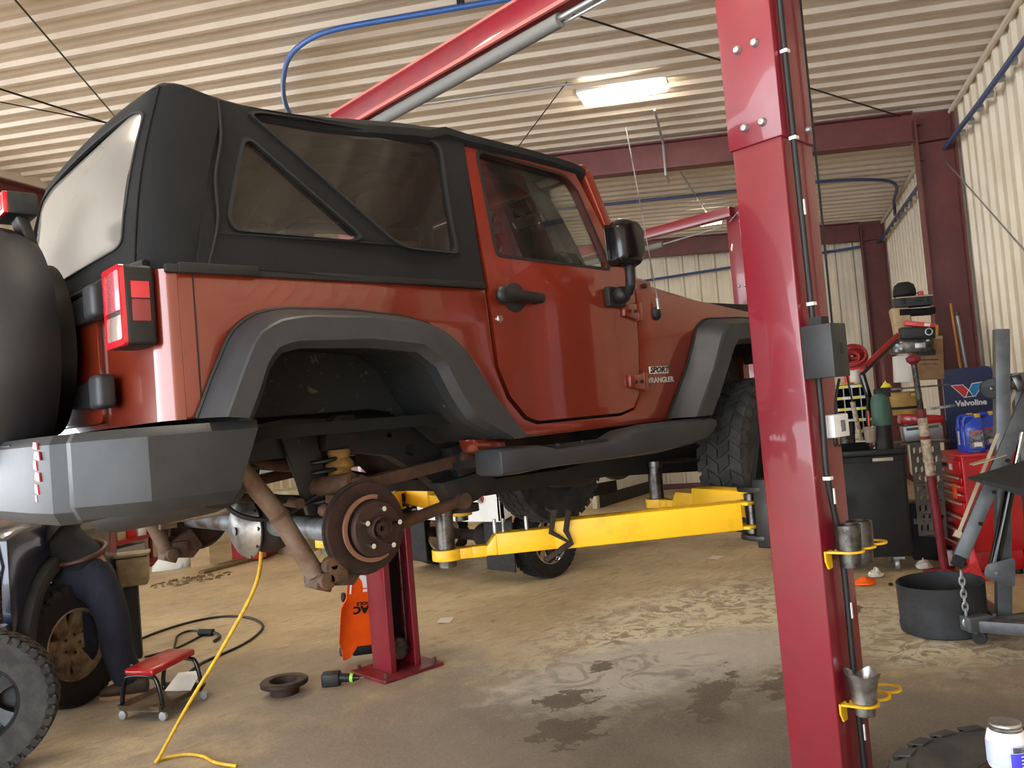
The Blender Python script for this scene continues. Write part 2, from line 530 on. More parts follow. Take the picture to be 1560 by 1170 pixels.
def floor_material():
    m = bpy.data.materials.new('oil_stained_concrete'); m.use_nodes = True
    nt = m.node_tree; p = nt.nodes['Principled BSDF']; L = nt.links
    geo = N(nt, 'ShaderNodeNewGeometry'); pos = geo.outputs['Position']
    def noise(scale, detail=8, rough=.6, dist=0.0, st=None):
        n = N(nt, 'ShaderNodeTexNoise'); n.inputs['Scale'].default_value = scale; n.inputs['Detail'].default_value = detail
        n.inputs['Roughness'].default_value = rough; n.inputs['Distortion'].default_value = dist
        if st:
            mp = N(nt, 'ShaderNodeMapping'); mp.inputs['Scale'].default_value = st; mp.inputs['Rotation'].default_value = (0, 0, R(-43))
            L.new(pos, mp.inputs['Vector']); L.new(mp.outputs[0], n.inputs['Vector'])
        else: L.new(pos, n.inputs['Vector'])
        return n.outputs['Fac']
    def rng(v, a, b, c=0.0, d=1.0):
        r = N(nt, 'ShaderNodeMapRange'); r.interpolation_type = 'SMOOTHSTEP'
        for k, x in zip(('From Min', 'From Max', 'To Min', 'To Max'), (a, b, c, d)): r.inputs[k].default_value = x
        L.new(v, r.inputs['Value']); return r.outputs[0]
    def mth(op, a, b):
        n = N(nt, 'ShaderNodeMath', operation=op); n.use_clamp = op in ('ADD',)
        for i, x in enumerate((a, b)):
            if isinstance(x, (int, float)): n.inputs[i].default_value = x
            else: L.new(x, n.inputs[i])
        return n.outputs[0]
    def mix(a, b, f):
        n = N(nt, 'ShaderNodeMix', data_type='RGBA')
        for k, x in (('A', a), ('B', b)):
            if isinstance(x, str): n.inputs[k].default_value = lin(x)
            else: L.new(x, n.inputs[k])
        if isinstance(f, (int, float)): n.inputs['Factor'].default_value = f
        else: L.new(f, n.inputs['Factor'])
        return n.outputs['Result']
    warp = N(nt, 'ShaderNodeTexNoise'); warp.inputs['Scale'].default_value = 2.6; warp.inputs['Detail'].default_value = 7
    warp.inputs['Roughness'].default_value = .65
    L.new(pos, warp.inputs['Vector'])
    warp2 = N(nt, 'ShaderNodeTexNoise'); warp2.inputs['Scale'].default_value = 5.5; warp2.inputs['Detail'].default_value = 9; warp2.inputs['Roughness'].default_value = .7
    L.new(pos, warp2.inputs['Vector'])
    def blob(cx, cy, rx, ry, rot, edge=.25, wob=.9, wsrc=None):
        """soft irregular stain: distance field of an ellipse on the floor, broken up by noise"""
        mp = N(nt, 'ShaderNodeMapping'); mp.vector_type = 'TEXTURE'
        mp.inputs['Location'].default_value = (cx, cy, 0); mp.inputs['Rotation'].default_value = (0, 0, R(rot)); mp.inputs['Scale'].default_value = (rx, ry, 1)
        L.new(pos, mp.inputs['Vector'])
        ln = N(nt, 'ShaderNodeVectorMath', operation='LENGTH'); L.new(mp.outputs[0], ln.inputs[0])
        w = mth('MULTIPLY', mth('SUBTRACT', (wsrc or warp).outputs['Fac'], .5), wob * 2)
        return rng(mth('SUBTRACT', ln.outputs['Value'], w), 1 + edge, 1 - edge)
    base = mix('#b09a78', '#c9b48f', rng(noise(.9, 6), .35, .65))
    base = mix(base, '#998668', rng(noise(4.5, 9, .7, .6, (1, 2.6, 1)), .5, .68))
    base = mix(base, '#dbc9a3', mth('MULTIPLY', rng(noise(7, 9, .72, .8, (1, 3, 1)), .52, .66), .7))
    base = mix(base, '#83745f', mth('MULTIPLY', rng(noise(.55, 5, .6, .5), .5, .66), .55))
    # greyer zones in the bay, in front of it and behind it
    grey = blob(3.0, 3.0, 2.4, 1.5, -35, .45, .8)
    base = mix(base, '#84786f', mth('MULTIPLY', grey, .85))
    grey2 = blob(3.2, 1.0, 2.2, 1.2, 20, .45, .7)
    base = mix(base, '#6f655d', mth('MULTIPLY', grey2, .85))
    grey3 = blob(2.6, 5.4, 1.3, .8, -30, .45, .7)
    base = mix(base, '#837a71', mth('MULTIPLY', grey3, .5))
    # spread absorbent powder: broad thin veil, then the swept heap
    veil = mth('MULTIPLY', blob(5.2, 3.7, 1.5, .95, 10, .5, .7), rng(noise(6.5, 10, .72, 1.2), .43, .54))
    base = mix(base, '#efe4c6', mth('MULTIPLY', veil, .95))
    veil2 = mth('MULTIPLY', blob(5.9, 2.45, .9, .55, 20, .5, .7), rng(noise(6.0, 10, .72, 1.2), .43, .55))
    base = mix(base, '#efe4c8', mth('MULTIPLY', veil2, .9))
    heap = blob(4.30, 3.42, 1.05, .52, -18, .25, .8, warp2)
    sw = mth('MULTIPLY', rng(noise(2.6, 8, .55, 3.2), .47, .60), blob(3.95, 3.55, .62, .42, -15, .4, .8))
    base = mix(base, '#d0c7ba', mth('MULTIPLY', heap, .92))
    base = mix(base, '#958b80', mth('MULTIPLY', sw, .75))
    wet = blob(3.47, 3.47, .17, .13, -30, .06, 2.6, warp2)
    for a in ((4.02, 2.86, .40, .10, 22), (4.42, 2.62, .30, .09, 10), (3.10, 3.16, .20, .15, -40), (4.02, 3.72, .10, .06, 30), (6.1, 3.0, .12, .08, 0)):
        wet = mth('MAXIMUM', wet, blob(*a, .06, 2.6, warp2))
    smear = blob(3.55, 2.75, .9, .30, 15, .4, 1.2, warp2)
    base = mix(base, '#6f6358', mth('MULTIPLY', smear, .55))
    base = mix(base, '#5f5144', mth('MULTIPLY', wet, .9))
    fine = rng(noise(60, 4, .6), .3, .7)
    base = mix(base, mix('#3f372f', '#d8cbb0', fine), .10)
    L.new(base, p.inputs['Base Color'])
    L.new(rng(noise(2.2, 6), .3, .7, .48, .75), p.inputs['Roughness'])
    bp = N(nt, 'ShaderNodeBump'); bp.inputs['Strength'].default_value = .25; bp.inputs['Distance'].default_value = .02
    L.new(noise(9, 9, .7, .6), bp.inputs['Height']); L.new(bp.outputs[0], p.inputs['Normal'])
    return m
M['floor'] = floor_material()

mb = MB(); mb.add([bw(-16, -.06), bw(6.5, -.06), bw(6.5, 21), bw(-16, 21)], [(0, 1, 2, 3)])
struct(mb.build('floor', 'floor'))

def ribs(a0, a1, per=.285, d=.036):
    """corrugated profile: list of (a, depth)"""
    out = []; a = a0
    while a < a1 - 1e-6:
        for f, h in ((0, 0), (.12, 0), (.16, .003), (.20, .003), (.24, 0), (.42, 0), (.46, .003), (.50, .003), (.54, 0), (.70, 0), (.78, d), (.92, d), (1.0, 0)):
            if f < 1: out.append((a + f * per, h))
        a += per
    out.append((a, 0))
    return out

def sheet(prof, f0, f1):
    mb = MB(); vs = []; fs = []
    for a, h in prof: vs += [f0(a, h), f1(a, h)]
    for i in range(len(prof) - 1): fs.append((2 * i, 2 * i + 1, 2 * i + 3, 2 * i + 2))
    return mb.add(vs, fs)

prof = ribs(-15.9, 6.4)
mb = sheet(prof, lambda a, h: bw(a, -.05, 4.5 - h), lambda a, h: bw(a, 10.6, 5.136 - h))
m2 = sheet(prof, lambda a, h: bw(a, 10.6, 5.136 - h), lambda a, h: bw(a, 21, 4.51 - h))
mb.add(m2.v, m2.f); struct(mb.build('ceiling', 'ceil', ang=20))
struct(sheet(ribs(-15.9, 6.4), lambda a, h: bw(a, -.05 + h, 0), lambda a, h: bw(a, -.05 + h, 4.5)).build('wall_right', 'cream', ang=20))
struct(sheet(ribs(-.05, 21, .30), lambda b, h: bw(6.42 - h, b, 0), lambda b, h: bw(6.42 - h, b, roof_z(b) - .002)).build('wall_back', 'cream', ang=20))
struct(sheet(ribs(-3.2, 6.4, .30), lambda a, h: bw(a, 10.95 - h, 0), lambda a, h: bw(a, 10.95 - h, 5.1)).build('wall_left', 'cream', ang=20))

def ibeam(p0, p1, up, depth, width, tf=.018, tw=.012, depth1=None):
    """I section from p0 to p1; up = web direction, top flange along the p0-p1 line"""
    mb = MB(); p0 = Vector(p0); p1 = Vector(p1); d = (p1 - p0).normalized(); u = Vector(up); u = (u - d * u.dot(d)).normalized()
    d1 = depth1 or depth
    mb.bar(p0 - u * tf / 2, p1 - u * tf / 2, width, tf, u)
    mb.bar(p0 - u * (depth - tf / 2), p1 - u * (d1 - tf / 2), width, tf, u)
    s = d.cross(u).normalized()
    a0, b0, a1, b1 = p0 - u * tf, p0 - u * (depth - tf), p1 - u * tf, p1 - u * (d1 - tf)
    mb.add([a0 - s * tw / 2, a0 + s * tw / 2, b0 + s * tw / 2, b0 - s * tw / 2, a1 - s * tw / 2, a1 + s * tw / 2, b1 + s * tw / 2, b1 - s * tw / 2],
           [(0, 1, 2, 3), (7, 6, 5, 4), (0, 4, 5, 1), (1, 5, 6, 2), (2, 6, 7, 3), (3, 7, 4, 0)])
    return mb
tn = 0
def trim(mb, m='steel_red', bevel=0.0):
    global tn
    tn += 1
    return struct(mb.build('trim_%d' % tn, m, bevel=bevel))
for a in (-6.03, 0, 6.03):
    # column against the right wall, web across the wall, inner flange towards the shop
    c = MB()
    c.box(bw(a, .0, 2.23), (.2, .02, 4.46), rotm(0, 0, BA)); c.box(bw(a, .36, 2.2), (.2, .02, 4.4), rotm(0, 0, BA)); c.box(bw(a, .18, 2.23), (.014, .36, 4.46), rotm(0, 0, BA))
    c.box(bw(a, .18, 4.15), (.19, .34, .015), rotm(0, 0, BA))
    for z in (4.36, 3.98): c.box(bw(a - .03, .325, z), (.05, .05, .05), rotm(0, 0, BA))
    trim(c)
    trim(ibeam(bw(a, .37, 4.485), bw(a, 10.5, 5.09), (0, 0, 1), .32, .18))
trim(ibeam(bw(-3.2, 10.72, 5.02), bw(6.3, 10.72, 5.02), (0, 0, 1), .30, .2))
mb = MB(); mb.bar(bw(-3.2, 10.58, 5.08), bw(6.35, 10.58, 5.08), .03, .12); trim(mb, 'trim')
mb = MB(); mb.tube([bw(a, .0, 4.43) for a in (-15, 6.3)], .028, 8); trim(mb, 'trim')
mb = MB(); mb.bar(bw(-15, -.01, .05), bw(6.3, -.01, .05), .02, .1); struct(mb.build('baseboard_right', 'steel_red'))
mb = MB(); mb.bar(bw(6.36, 0, .05), bw(6.36, 10.9, .05), .02, .1); struct(mb.build('baseboard_back', 'steel_red'))

# thin bracing rods, pipes and lines under the ceiling
def rod(name, pts, r, m, label, cat, n=6, group=None):
    o = MB().tube(pts, r, n).build(name, m); return tag(o, label, cat, group)
rod('bracing_rod', [bw(-5.9, 6.4, 4.80), bw(-.2, 9.4, 4.98)], .008, 'cable', 'thin dark roof rod crossing the ceiling above the rear of the red vehicle', 'rod')
rod('bracing_rod', [bw(-5.9, 8.55, 4.925), bw(-2.0, 7.9, 4.88)], .009, 'cable', 'upper of the two thin roof wires at the left edge above the vehicle', 'rod')
rod('bracing_rod', [bw(-5.9, 9.6, 4.97), bw(-2.0, 7.55, 4.87)], .006, 'cable', 'lower of the two thin roof wires at the left edge above the vehicle', 'rod')
rod('bracing_rod', [bw(-4.6, 3.9, 4.64), bw(-.12, .5, 4.44)], .008, 'cable', 'thin roof rod running from the overhead beam to the nearer wall column', 'rod')
rod('bracing_rod', [bw(-2.3, 3.55, 4.64), bw(-.1, 4.85, 4.69)], .006, 'cable', 'faint roof wire left of the lit ceiling fixture', 'rod')
rod('bracing_rod', [bw(.12, .1, 4.0), bw(-4.4, .03, 1.4)], .008, 'galv', 'diagonal bracing rod across the corrugated right wall', 'rod')
rod('electrical_conduit', [bw(-2.29, 6.2, 4.80), bw(-2.27, 3.5, 4.63)], .011, 'galv', 'straight pale conduit along a ceiling rib left of the lit fixture', 'conduit')
rod('steel_pipe', [bw(-1.25, 2.9, 4.60), bw(-.12, 2.96, 4.585), bw(-.16, 2.96, 4.22), bw(.2, 2.97, 4.22)], .014, 'galv', 'thin pale pipe bending down over the nearer roof beam', 'pipe')
rod('steel_pipe', [bw(.25, 2.95, 4.57), bw(3.9, 2.78, 4.58)], .014, 'galv', 'thin pale pipe along the ceiling between the two roof beams', 'pipe')
# blue air line under the ceiling, over the rear canvas and the red beam
pts = [bw(-2.3, 6.35, 4.79), bw(-2.55, 6.27, 4.775), bw(-2.95, 6.08, 4.76), bw(-3.37, 5.82, 4.745), bw(-3.77, 5.5, 4.725), bw(-4.0, 5.17, 4.705), bw(-4.07, 4.86, 4.69), bw(-4.07, 4.3, 4.655), bw(-4.07, 3.6, 4.61), bw(-4.05, .9, 4.45), bw(-4.05, .3, 4.41)]
o = MB().tube(smoothpath(pts, 8), .022, 10).build('air_line', 'blue_hose'); tag(o, 'bright blue air line curving along the ceiling beyond the black canvas roof', 'hose')
MB().box(bw(-4.07, 3.9, 4.66), (.03, .05, .09), rotm(0, 0, BA)).build('clip', 'black', o)
# blue line along right wall, up onto the ceiling and along the back wall
pts = [bw(-9, .08, 4.02), bw(-2.6, .08, 4.02), bw(-.4, .09, 4.05), bw(.3, .09, 4.06), bw(3.4, .07, 4.1), bw(6.0, .1, 4.1), bw(6.25, .35, 4.1), bw(6.28, 1.0, 4.08), bw(6.28, 2.75, 4.03), bw(6.28, 7.5, 3.9)]
o = MB().tube(smoothpath(pts, 8), .024, 8).build('air_line', 'blue_navy'); tag(o, 'blue air line clipped along the right wall and round the back wall', 'hose')
c = MB()
for i in range(40):
    a = -8.8 + i * .37
    if abs(a) > .35 and a < 5.9: c.box(bw(a, .05, 4.0 + (.02 if a < 0 else .08)), (.05, .05, .04), rotm(0, .5, BA))
c.build('clips', 'galv', o)['kind'] = 'stuff'
pts = [bw(3.9, -.0 + .08, 4.15), bw(4.3, .02, 4.32), bw(4.0, .06, 4.38), bw(3.1, .14, 4.41), bw(2.65, .45, 4.43), bw(2.42, 1.2, 4.47), bw(2.5, 2.3, 4.54), bw(2.52, 4.4, 4.66), bw(2.52, 8, 4.87)]
o = MB().tube(smoothpath(pts, 8), .022, 8).build('air_line', 'blue_navy'); tag(o, 'blue air line arching up from the wall onto the ceiling between the roof beams', 'hose')

# ceiling light fixtures
def fixture(a, b, z, la, tubes, label, m, width=.13, gap=.2):
    t = thing('ceiling_light', label, 'light', bw(a, b, z), 'ceiling light fixtures')
    rz = rotm(0, 0, BA)
    MB().box(bw(a, b, z + .035), (gap * (tubes - 1) + width + .05, la + .04, .03), rz).build('housing', 'white', t, bevel=.004)
    for k in range(tubes):
        aa = a + (k - (tubes - 1) / 2) * gap
        MB().box(bw(aa, b, z), (width, la, .035), rz).build('lit_tube', m, t, bevel=.01)
    for s in (-1, 1): MB().tube([bw(a, b + s * la * .3, z + .04), bw(a, b + s * la * .3, roof_z(b) - .01)], .004, 6).build('hanger', 'galv', t)
    return t
fixture(-1.80, 3.12, 4.63, .80, 2, 'bright twin tube fixture glowing on the ceiling right of centre', 'tube', .10, .20)
fixture(4.26, 2.85, 4.50, .5, 1, 'small lit fixture at the far lift post in the back bay', 'tube_far', .2)
fixture(-7.2, 2.9, 4.55, 1.2, 2, 'added twin tube ceiling fixture, unseen behind the viewer near the right wall', 'tube')  # out of view, added to light the shop
fixture(-6.6, 7.4, 4.80, 1.2, 2, 'added twin tube ceiling fixture, out of view high over the spare wheel end', 'tube')  # another added lamp, never in view, for room light
fixture(-1.6, 8.2, 4.85, 1.2, 2, 'added twin tube ceiling fixture, unseen above the black canvas roof', 'tube')  # added for room light, hidden by the car
fixture(3.9, 7.6, 4.80, 1.2, 2, 'added twin tube ceiling fixture, unseen in the back bay behind the vehicle', 'tube')  # added lamp for room light in the back bay, unseen

# ================================================================== THE LIFTED OFF-ROAD VEHICLE (own coordinates: x forward from the rear axle, y left, z up)
JX, JY, JZ = 1.516, 3.164, .976
car = local(thing('off_road_car', 'orange-red two-door off-road car with black canvas top raised on the yellow lift arms', 'car', (JX, JY, JZ)))

def tilt_y(z): return -.80 + .20 * max(0, z - 1.19)

for s in (-1, 1):       # s=-1 is the side towards the camera
    q = lambda mb, s=s: mb if s < 0 else mb.mirror_y()
    # --- body side: quarter panel, sill and front wing in one pressing
    out = [(-.58, .757), (-.58, 1.187), (.585, 1.178), (.592, 1.05), (.604, .875), (.652, .755), (.73, .672), (.80, .648), (1.31, .648), (1.407, .668), (1.458, .735), (1.482, .97), (1.490, 1.20), (1.70, 1.196), (1.83, 1.188), (2.40, 1.13), (2.76, 1.08), (2.76, 1.02),
           (2.70, 1.0), (2.60, 1.03), (2.10, 1.03), (1.97, .98), (1.80, .78), (1.68, .605), (.64, .60), (.43, .90), (.36, .99), (.27, 1.03), (-.26, 1.05), (-.36, 1.02), (-.42, .95), (-.53, .757)]
    q(MB().prism(out, lambda x, z: (x, -.80, z), (0, .03, 0))).build('body_side', 'paint', car, bevel=.006)
    q(MB().box((1.06, -.745, .93), (.90, .01, .56))).build('door_jamb', 'paint_dark', car)
    q(MB().prism([(.50, .615), (.66, .60), (.66, .525), (.52, .56)], lambda x, z: (x, -.76, z), (0, .1, 0))).build('sill_end', 'paint', car, bevel=.01)
    # vertical seam of the rear corner
    q(MB().box((-.535, -.8015, .975), (.004, .002, .42))).build('panel_seam', 'paint_dark', car)
    # --- door
    dr = [(.600, 1.183), (.606, 1.05), (.617, .877), (.665, .764), (.742, .682), (.806, .659), (1.306, .660), (1.398, .679), (1.448, .741), (1.473, .973), (1.480, 1.225), (1.443, 1.30)]
    fr = [(1.35, 1.54), (1.272, 1.738), (1.195, 1.780), (.66, 1.793), (.634, 1.78)]
    hole = roundpoly([(.700, 1.752), (1.195, 1.715, .05), (1.245, 1.665, .05), (1.338, 1.33, .03), (1.33, 1.302, .02), (.684, 1.320, .04)], .04)
    d = q(MB().plate(dr + fr, [hole], lambda x, z: (x, -.803 + .20 * max(0, z - 1.19), z), (0, .035, 0), .05)).build('door', 'paint', car, bevel=.004, ang=30)
    q(MB().plate(roundpoly([(.688, 1.766), (1.20, 1.728, .05), (1.255, 1.672, .05), (1.352, 1.33, .03), (1.345, 1.289, .02), (.670, 1.308, .04)], .04), [hole], lambda x, z: (x, tilt_y(z) - .006, z), (0, .02, 0), .05)).build('window_seal', 'black', d)
    q(MB().film(hole, lambda x, z: (x, tilt_y(z) + .016, z), .06)).build('window_pane', 'pane', d)
    hb = MB().tube([(.645, -.835, 1.150), (.70, -.845, 1.148), (.845, -.838, 1.142)], [.030, .024, .021], 14)
    hb.ball((.645, -.832, 1.150), (.033, .022, .036)).cyl((.65, -.80, 1.15), (.65, -.84, 1.15), .02).cyl((.835, -.80, 1.142), (.835, -.84, 1.142), .02)
    q(hb).build('door_handle', 'black', d)
    q(MB().lathe([(.001, .012), (.04, .010), (.058, .004), (.06, 0)], (.73, -.803, 1.148), (0, -1, 0), 24)).build('handle_recess', 'paint_dark', d)
    q(MB().lathe([(.017, -.01), (.017, .006), (.012, .010), (.001, .010)], (.640, -.803, 1.062), (0, -1, 0), 16)).build('key_lock', 'chrome', d)
    for z in (1.105, .79):
        q(MB().plate([(1.375, z - .02), (1.375, z + .03), (1.462, z + .034), (1.462, z - .038)], [], lambda x, zz: (x, -.824, zz), (0, .02, 0)).box((1.478, -.812, z), (.03, .03, .085)).box((1.372, -.815, z + .004), (.012, .022, .055))).build('door_hinge', 'paint', d, bevel=.004)
        for xx in (1.405, 1.445): q(MB().cyl((xx, -.815, z), (xx, -.829, z), .008, n=10)).build('hinge_bolt', 'paint_dark', d)
    # --- windscreen side pillar
    q(MB().bar((1.50, -.765, 1.20), (1.345, -.675, 1.755), .055, .06, (0, 1, 0))).build('windscreen_pillar', 'paint', car, bevel=.012)
    # --- canvas side with two vinyl windows
    A = [(-.53, 1.18), (.578, 1.172), (.600, 1.40), (.628, 1.785), (.35, 1.785), (.0, 1.755), (-.30, 1.745), (-.365, 1.75), (-.42, 1.60), (-.47, 1.40), (-.525, 1.20)]
    big = roundpoly([(-.272, 1.718, .02), (-.235, 1.728, .02), (.500, 1.758, .06), (.470, 1.312, .03), (.205, 1.315, .06)], .03)
    tri = roundpoly([(-.300, 1.640, .04), (.050, 1.335, .025), (.010, 1.318, .02), (-.375, 1.322, .05), (-.392, 1.36, .05)], .03)
    side = q(MB().plate(A, [big, tri], lambda x, z: (x, tilt_y(z) - .012 - .012 * math.sin(x * 7 + z * 5) * (1 if z < 1.7 else .3), z), (0, .02, 0), .05)).build('canvas_side', 'softtop', car, ang=50)
    for nm, w in (('side_window', big), ('side_window', tri)):
        c = Vector((sum(p[0] for p in w) / len(w), sum(p[1] for p in w) / len(w)))
        grow = [tuple(Vector(p) + (Vector(p) - c).normalized() * .014) for p in w]
        q(MB().plate(grow, [w], lambda x, z: (x, tilt_y(z) - .019 - .012 * math.sin(x * 7 + z * 5), z), (0, .012, 0), .05)).build('window_binding', 'seam', side, ang=60)
        q(MB().film(w, lambda x, z: (x, tilt_y(z) + .0 - .008 * math.sin(x * 7 + z * 5), z), .05)).build(nm, 'vinyl', side, ang=60)
    q(MB().tube(smoothpath([(-.372, -.700, 1.745), (-.385, -.728, 1.62), (-.425, -.757, 1.48), (-.44, -.785, 1.34), (-.49, -.815, 1.20)]), .005, 6)).build('zip_seam', 'seam', side)
    q(MB().box((-.02, -.806, 1.186), (1.19, .016, .024)).box((-.46, -.815, 1.188), (.24, .02, .03))).build('bottom_rail', 'black', side, bevel=.003)
    # --- wheel-arch flares: swept skin from the body to the lip, round and up into the liner
    def flare(name, a, c, mats, back, n=40):
        a = resample([(x, 0, z) for x, z in a], n); c = resample([(x, 0, z) for x, z in c], n)
        ctr = Vector((sum(p.x for p in c) / n, 0, min(p.z for p in c)))
        rows = []
        def row(t, y, shrink=0.0):
            return [Vector((p.x, y, p.z)) for p in [a[i].lerp(c[i], t) + (ctr - c[i]).normalized() * shrink for i in range(n)]]
        skin = [row(0, -.79), row(.0, -.815), row(.14, -.875), row(.30, -.926), row(.36, -.932), row(.97, -.936), row(1.0, -.930), row(1.0, -.905, .022), row(1.0, -.84, .012)]
        f = q(MB().loft(skin, closed=False)).build(name, mats, car, ang=26)
        q(MB().tube([p + (p - ctr).normalized() * .004 for p in row(0, -.803)], .007, 6)).build('flare_gasket', 'black', f)
        q(MB().loft([row(1.0, -.84, .012), row(.95, -.70), row(.92, -.52)], closed=False)).build('arch_liner', 'plastic_dirty', f)
        q(MB().film(back, lambda x, z: (x, -.515, z))).build('arch_back', 'plastic_dirty', f)
        return f
    flare('rear_flare', [(-.553, .757), (-.505, .864), (-.447, .979), (-.414, 1.024), (-.348, 1.062), (-.26, 1.078), (-.026, 1.077), (.183, 1.061), (.293, 1.035), (.405, .964), (.657, .604)],
          [(-.455, .746), (-.421, .813), (-.383, .906), (-.349, .943), (-.295, .960), (-.019, .966), (.170, .948), (.255, .890), (.311, .785), (.380, .69), (.545, .608)], 'plastic', [(-.50, .752), (-.44, .93), (-.36, 1.0), (-.27, 1.02), (.19, 1.0), (.30, .94), (.42, .78), (.62, .60), (.50, .605), (.40, .68), (.30, .742), (.22, .757)])
    flare('front_flare', [(1.635, .613), (1.819, .846), (1.93, 1.036), (2.004, 1.079), (2.30, 1.09), (2.62, 1.085), (2.80, 1.03), (2.86, .92)],
          [(1.807, .613), (1.909, .737), (2.042, .923), (2.089, .962), (2.30, .975), (2.60, .97), (2.72, .93), (2.76, .86)], 'plastic', [(1.75, .61), (1.90, .80), (2.04, .98), (2.3, 1.02), (2.6, 1.02), (2.78, .93), (2.78, .70), (2.3, .72), (1.95, .62)])
    # --- side step
    secs = [(.47, .575, .478), (.56, .578, .476), (.68, .570, .482), (.78, .548, .482), (1.10, .552, .478), (1.22, .590, .476), (1.40, .602, .476), (1.74, .604, .500), (1.83, .600, .530), (1.865, .590, .560)]
    rings = []
    for x, zt, zb in secs:
        w = .075 if x < 1.8 else .05
        prof = [(-w, -.42), (-w * .7, -.5), (w * .7, -.5), (w, -.4), (w, .38), (w * .75, .5), (-w * .7, .5), (-w, .36)]
        rings.append([(x, -.865 + a, (zt + zb) / 2 + b * (zt - zb)) for a, b in prof])
    st = q(MB().loft(rings)).build('side_step', 'plastic', car, bevel=.006)
    q(MB().box((.93, -.868, .556), (.30, .09, .012)).cyl((.80, -.90, .556), (.80, -.90, .566), .012, n=10).cyl((.94, -.90, .556), (.94, -.90, .566), .012, n=10)).build('step_bracket', 'black', st)
    q(MB().bar((.60, -.84, .53), (.60, -.45, .50), .05, .03).bar((1.6, -.84, .54), (1.6, -.45, .5), .05, .03)).build('step_mount', 'frame', st)
    # --- rear lamp
    lx = -.652
    tl = q(MB().box((lx - .030, -.715, 1.083), (.085, .150, .225))).build('tail_lamp', 'black', car, bevel=.012, seg=3)
    q(MB().box((lx - .073, -.715, 1.128), (.012, .128, .115))).build('stop_lens', 'pink_lens', tl, bevel=.005, label='upper pale red lens')
    q(MB().box((lx - .073, -.715, 1.024), (.012, .128, .07))).build('reverse_lens', 'clear_lens', tl, bevel=.005, label='lower whitish lens')
    q(MB().plate(roundpoly([(-.790, .972), (-.640, .972), (-.640, 1.196), (-.790, 1.196)], .012), [roundpoly([(-.776, .990), (-.654, .990), (-.654, 1.182), (-.776, 1.182)], .01)], lambda y, z: (lx - .080, y, z), (.012, 0, 0))).build('lens_rim', 'red_lens', tl)
    q(MB().box((lx - .028, -.790, 1.125), (.050, .006, .048))).build('side_marker', 'red_lens', tl, bevel=.002)
    q(MB().box((lx - .028, -.790, 1.068), (.050, .006, .062))).build('side_reflector', 'red_lens_dark', tl, bevel=.002)
    # --- door mirror
    rings = []
    for yy, k in ((-.885, .86), (-.895, .98), (-.93, 1.0), (-.965, .92), (-.985, .72)):
        rings.append([(1.285 + a_ * .092 * k + .03 * (yy + .93), yy, 1.378 + b_ * .102 * k) for a_, b_ in ((-.8, -1), (.55, -1), (.95, -.62), (1, .55), (.62, .95), (-.35, 1), (-1, .62), (-1, -.8))])
    mr = q(MB().loft(rings)).build('door_mirror', 'gloss_black', car, bevel=.006)
    q(MB().tube([(1.30, -.93, 1.29), (1.30, -.925, 1.20), (1.31, -.90, 1.17)], .022, 12).ball((1.315, -.86, 1.168), (.042, .04, .038)).box((1.315, -.822, 1.165), (.11, .03, .085))).build('mirror_arm', 'black', mr, bevel=.003)
    q(MB().box((1.28, -.882, 1.378), (.135, .004, .165))).build('mirror_glass', 'mirror', mr)
    # --- frame rail
    top = [(-.78, .66), (-.42, .70), (-.24, .727), (-.10, .745), (.33, .720), (.48, .655), (.66, .485), (.80, .425), (1.3, .42), (2.0, .50), (2.95, .55)]
    bot = [(2.95, .42), (2.0, .38), (1.3, .355), (.80, .36), (.62, .375), (.46, .50), (.33, .575), (.16, .605), (-.24, .61), (-.42, .59), (-.78, .55)]
    fr_ = q(MB().plate(top + bot, [roundpoly([(.40, .575), (.44, .56), (.45, .61), (.415, .62)], .012), [(.335 + .012 * math.cos(t), .655 + .012 * math.sin(t)) for t in [k * PI / 4 for k in range(8)]]], lambda x, z: (x, -.455, z), (0, .07, 0))).build('frame_rail', 'frame', car, bevel=.006)
    # hangers on the rail
    q(MB().prism([(-.14, .70), (.0, .70), (.03, .52), (.0, .40), (-.05, .40), (-.08, .52)], lambda x, z: (x, -.485, z), (0, .028, 0)).cyl((-.07, -.49, .665), (-.07, -.478, .665), .012, n=10)).build('spring_bracket', 'frame', fr_, bevel=.004)
    q(MB().prism([(.03, .71), (.08, .745), (.15, .74), (.17, .64), (.02, .62)], lambda x, z: (x, -.515, z), (0, .06, 0))).build('bump_bracket', 'rust_dark', fr_, bevel=.006)
    q(MB().lathe([(.04, 0), (.042, .015), (.036, .03), (.05, .045), (.052, .06), (.038, .075), (.045, .09), (.03, .11), (.02, .115)], (.085, -.49, .62), (0, 0, -1), 20)).build('bump_stop', 'ochre', fr_)
    q(MB().prism([(.56, .58), (.66, .60), (.72, .54), (.72, .44), (.62, .44)], lambda x, z: (x, -.52, z), (0, .05, 0)).cyl((.645, -.53, .53), (.645, -.50, .53), .022, n=12)).build('arm_bracket', 'frame', fr_, bevel=.005)
    q(MB().prism([(.50, .45), (.70, .47), (.80, .43), (.68, .36), (.60, .345), (.55, .365)], lambda x, z: (x, -.545, z), (0, .09, 0)).cyl((.585, -.56, .37), (.585, -.53, .37), .024, n=12)).build('arm_bracket', 'frame', fr_, bevel=.005)
    q(MB().cyl((.655, -.48, .315), (.655, -.48, .345), .06, n=20)).build('lift_point', 'rust_dark', fr_)

    # --- rear axle end: brake, hub, studs
    ro = Vector((.03, -.74, .355))
    rt = q(MB().lathe([(.001, -.03), (.151, -.03), (.151, -.012), (.10, -.012), (.10, .008), (.001, .008)], ro, (0, -1, 0), 48)
           ).build('brake_disc', 'rotor', car)
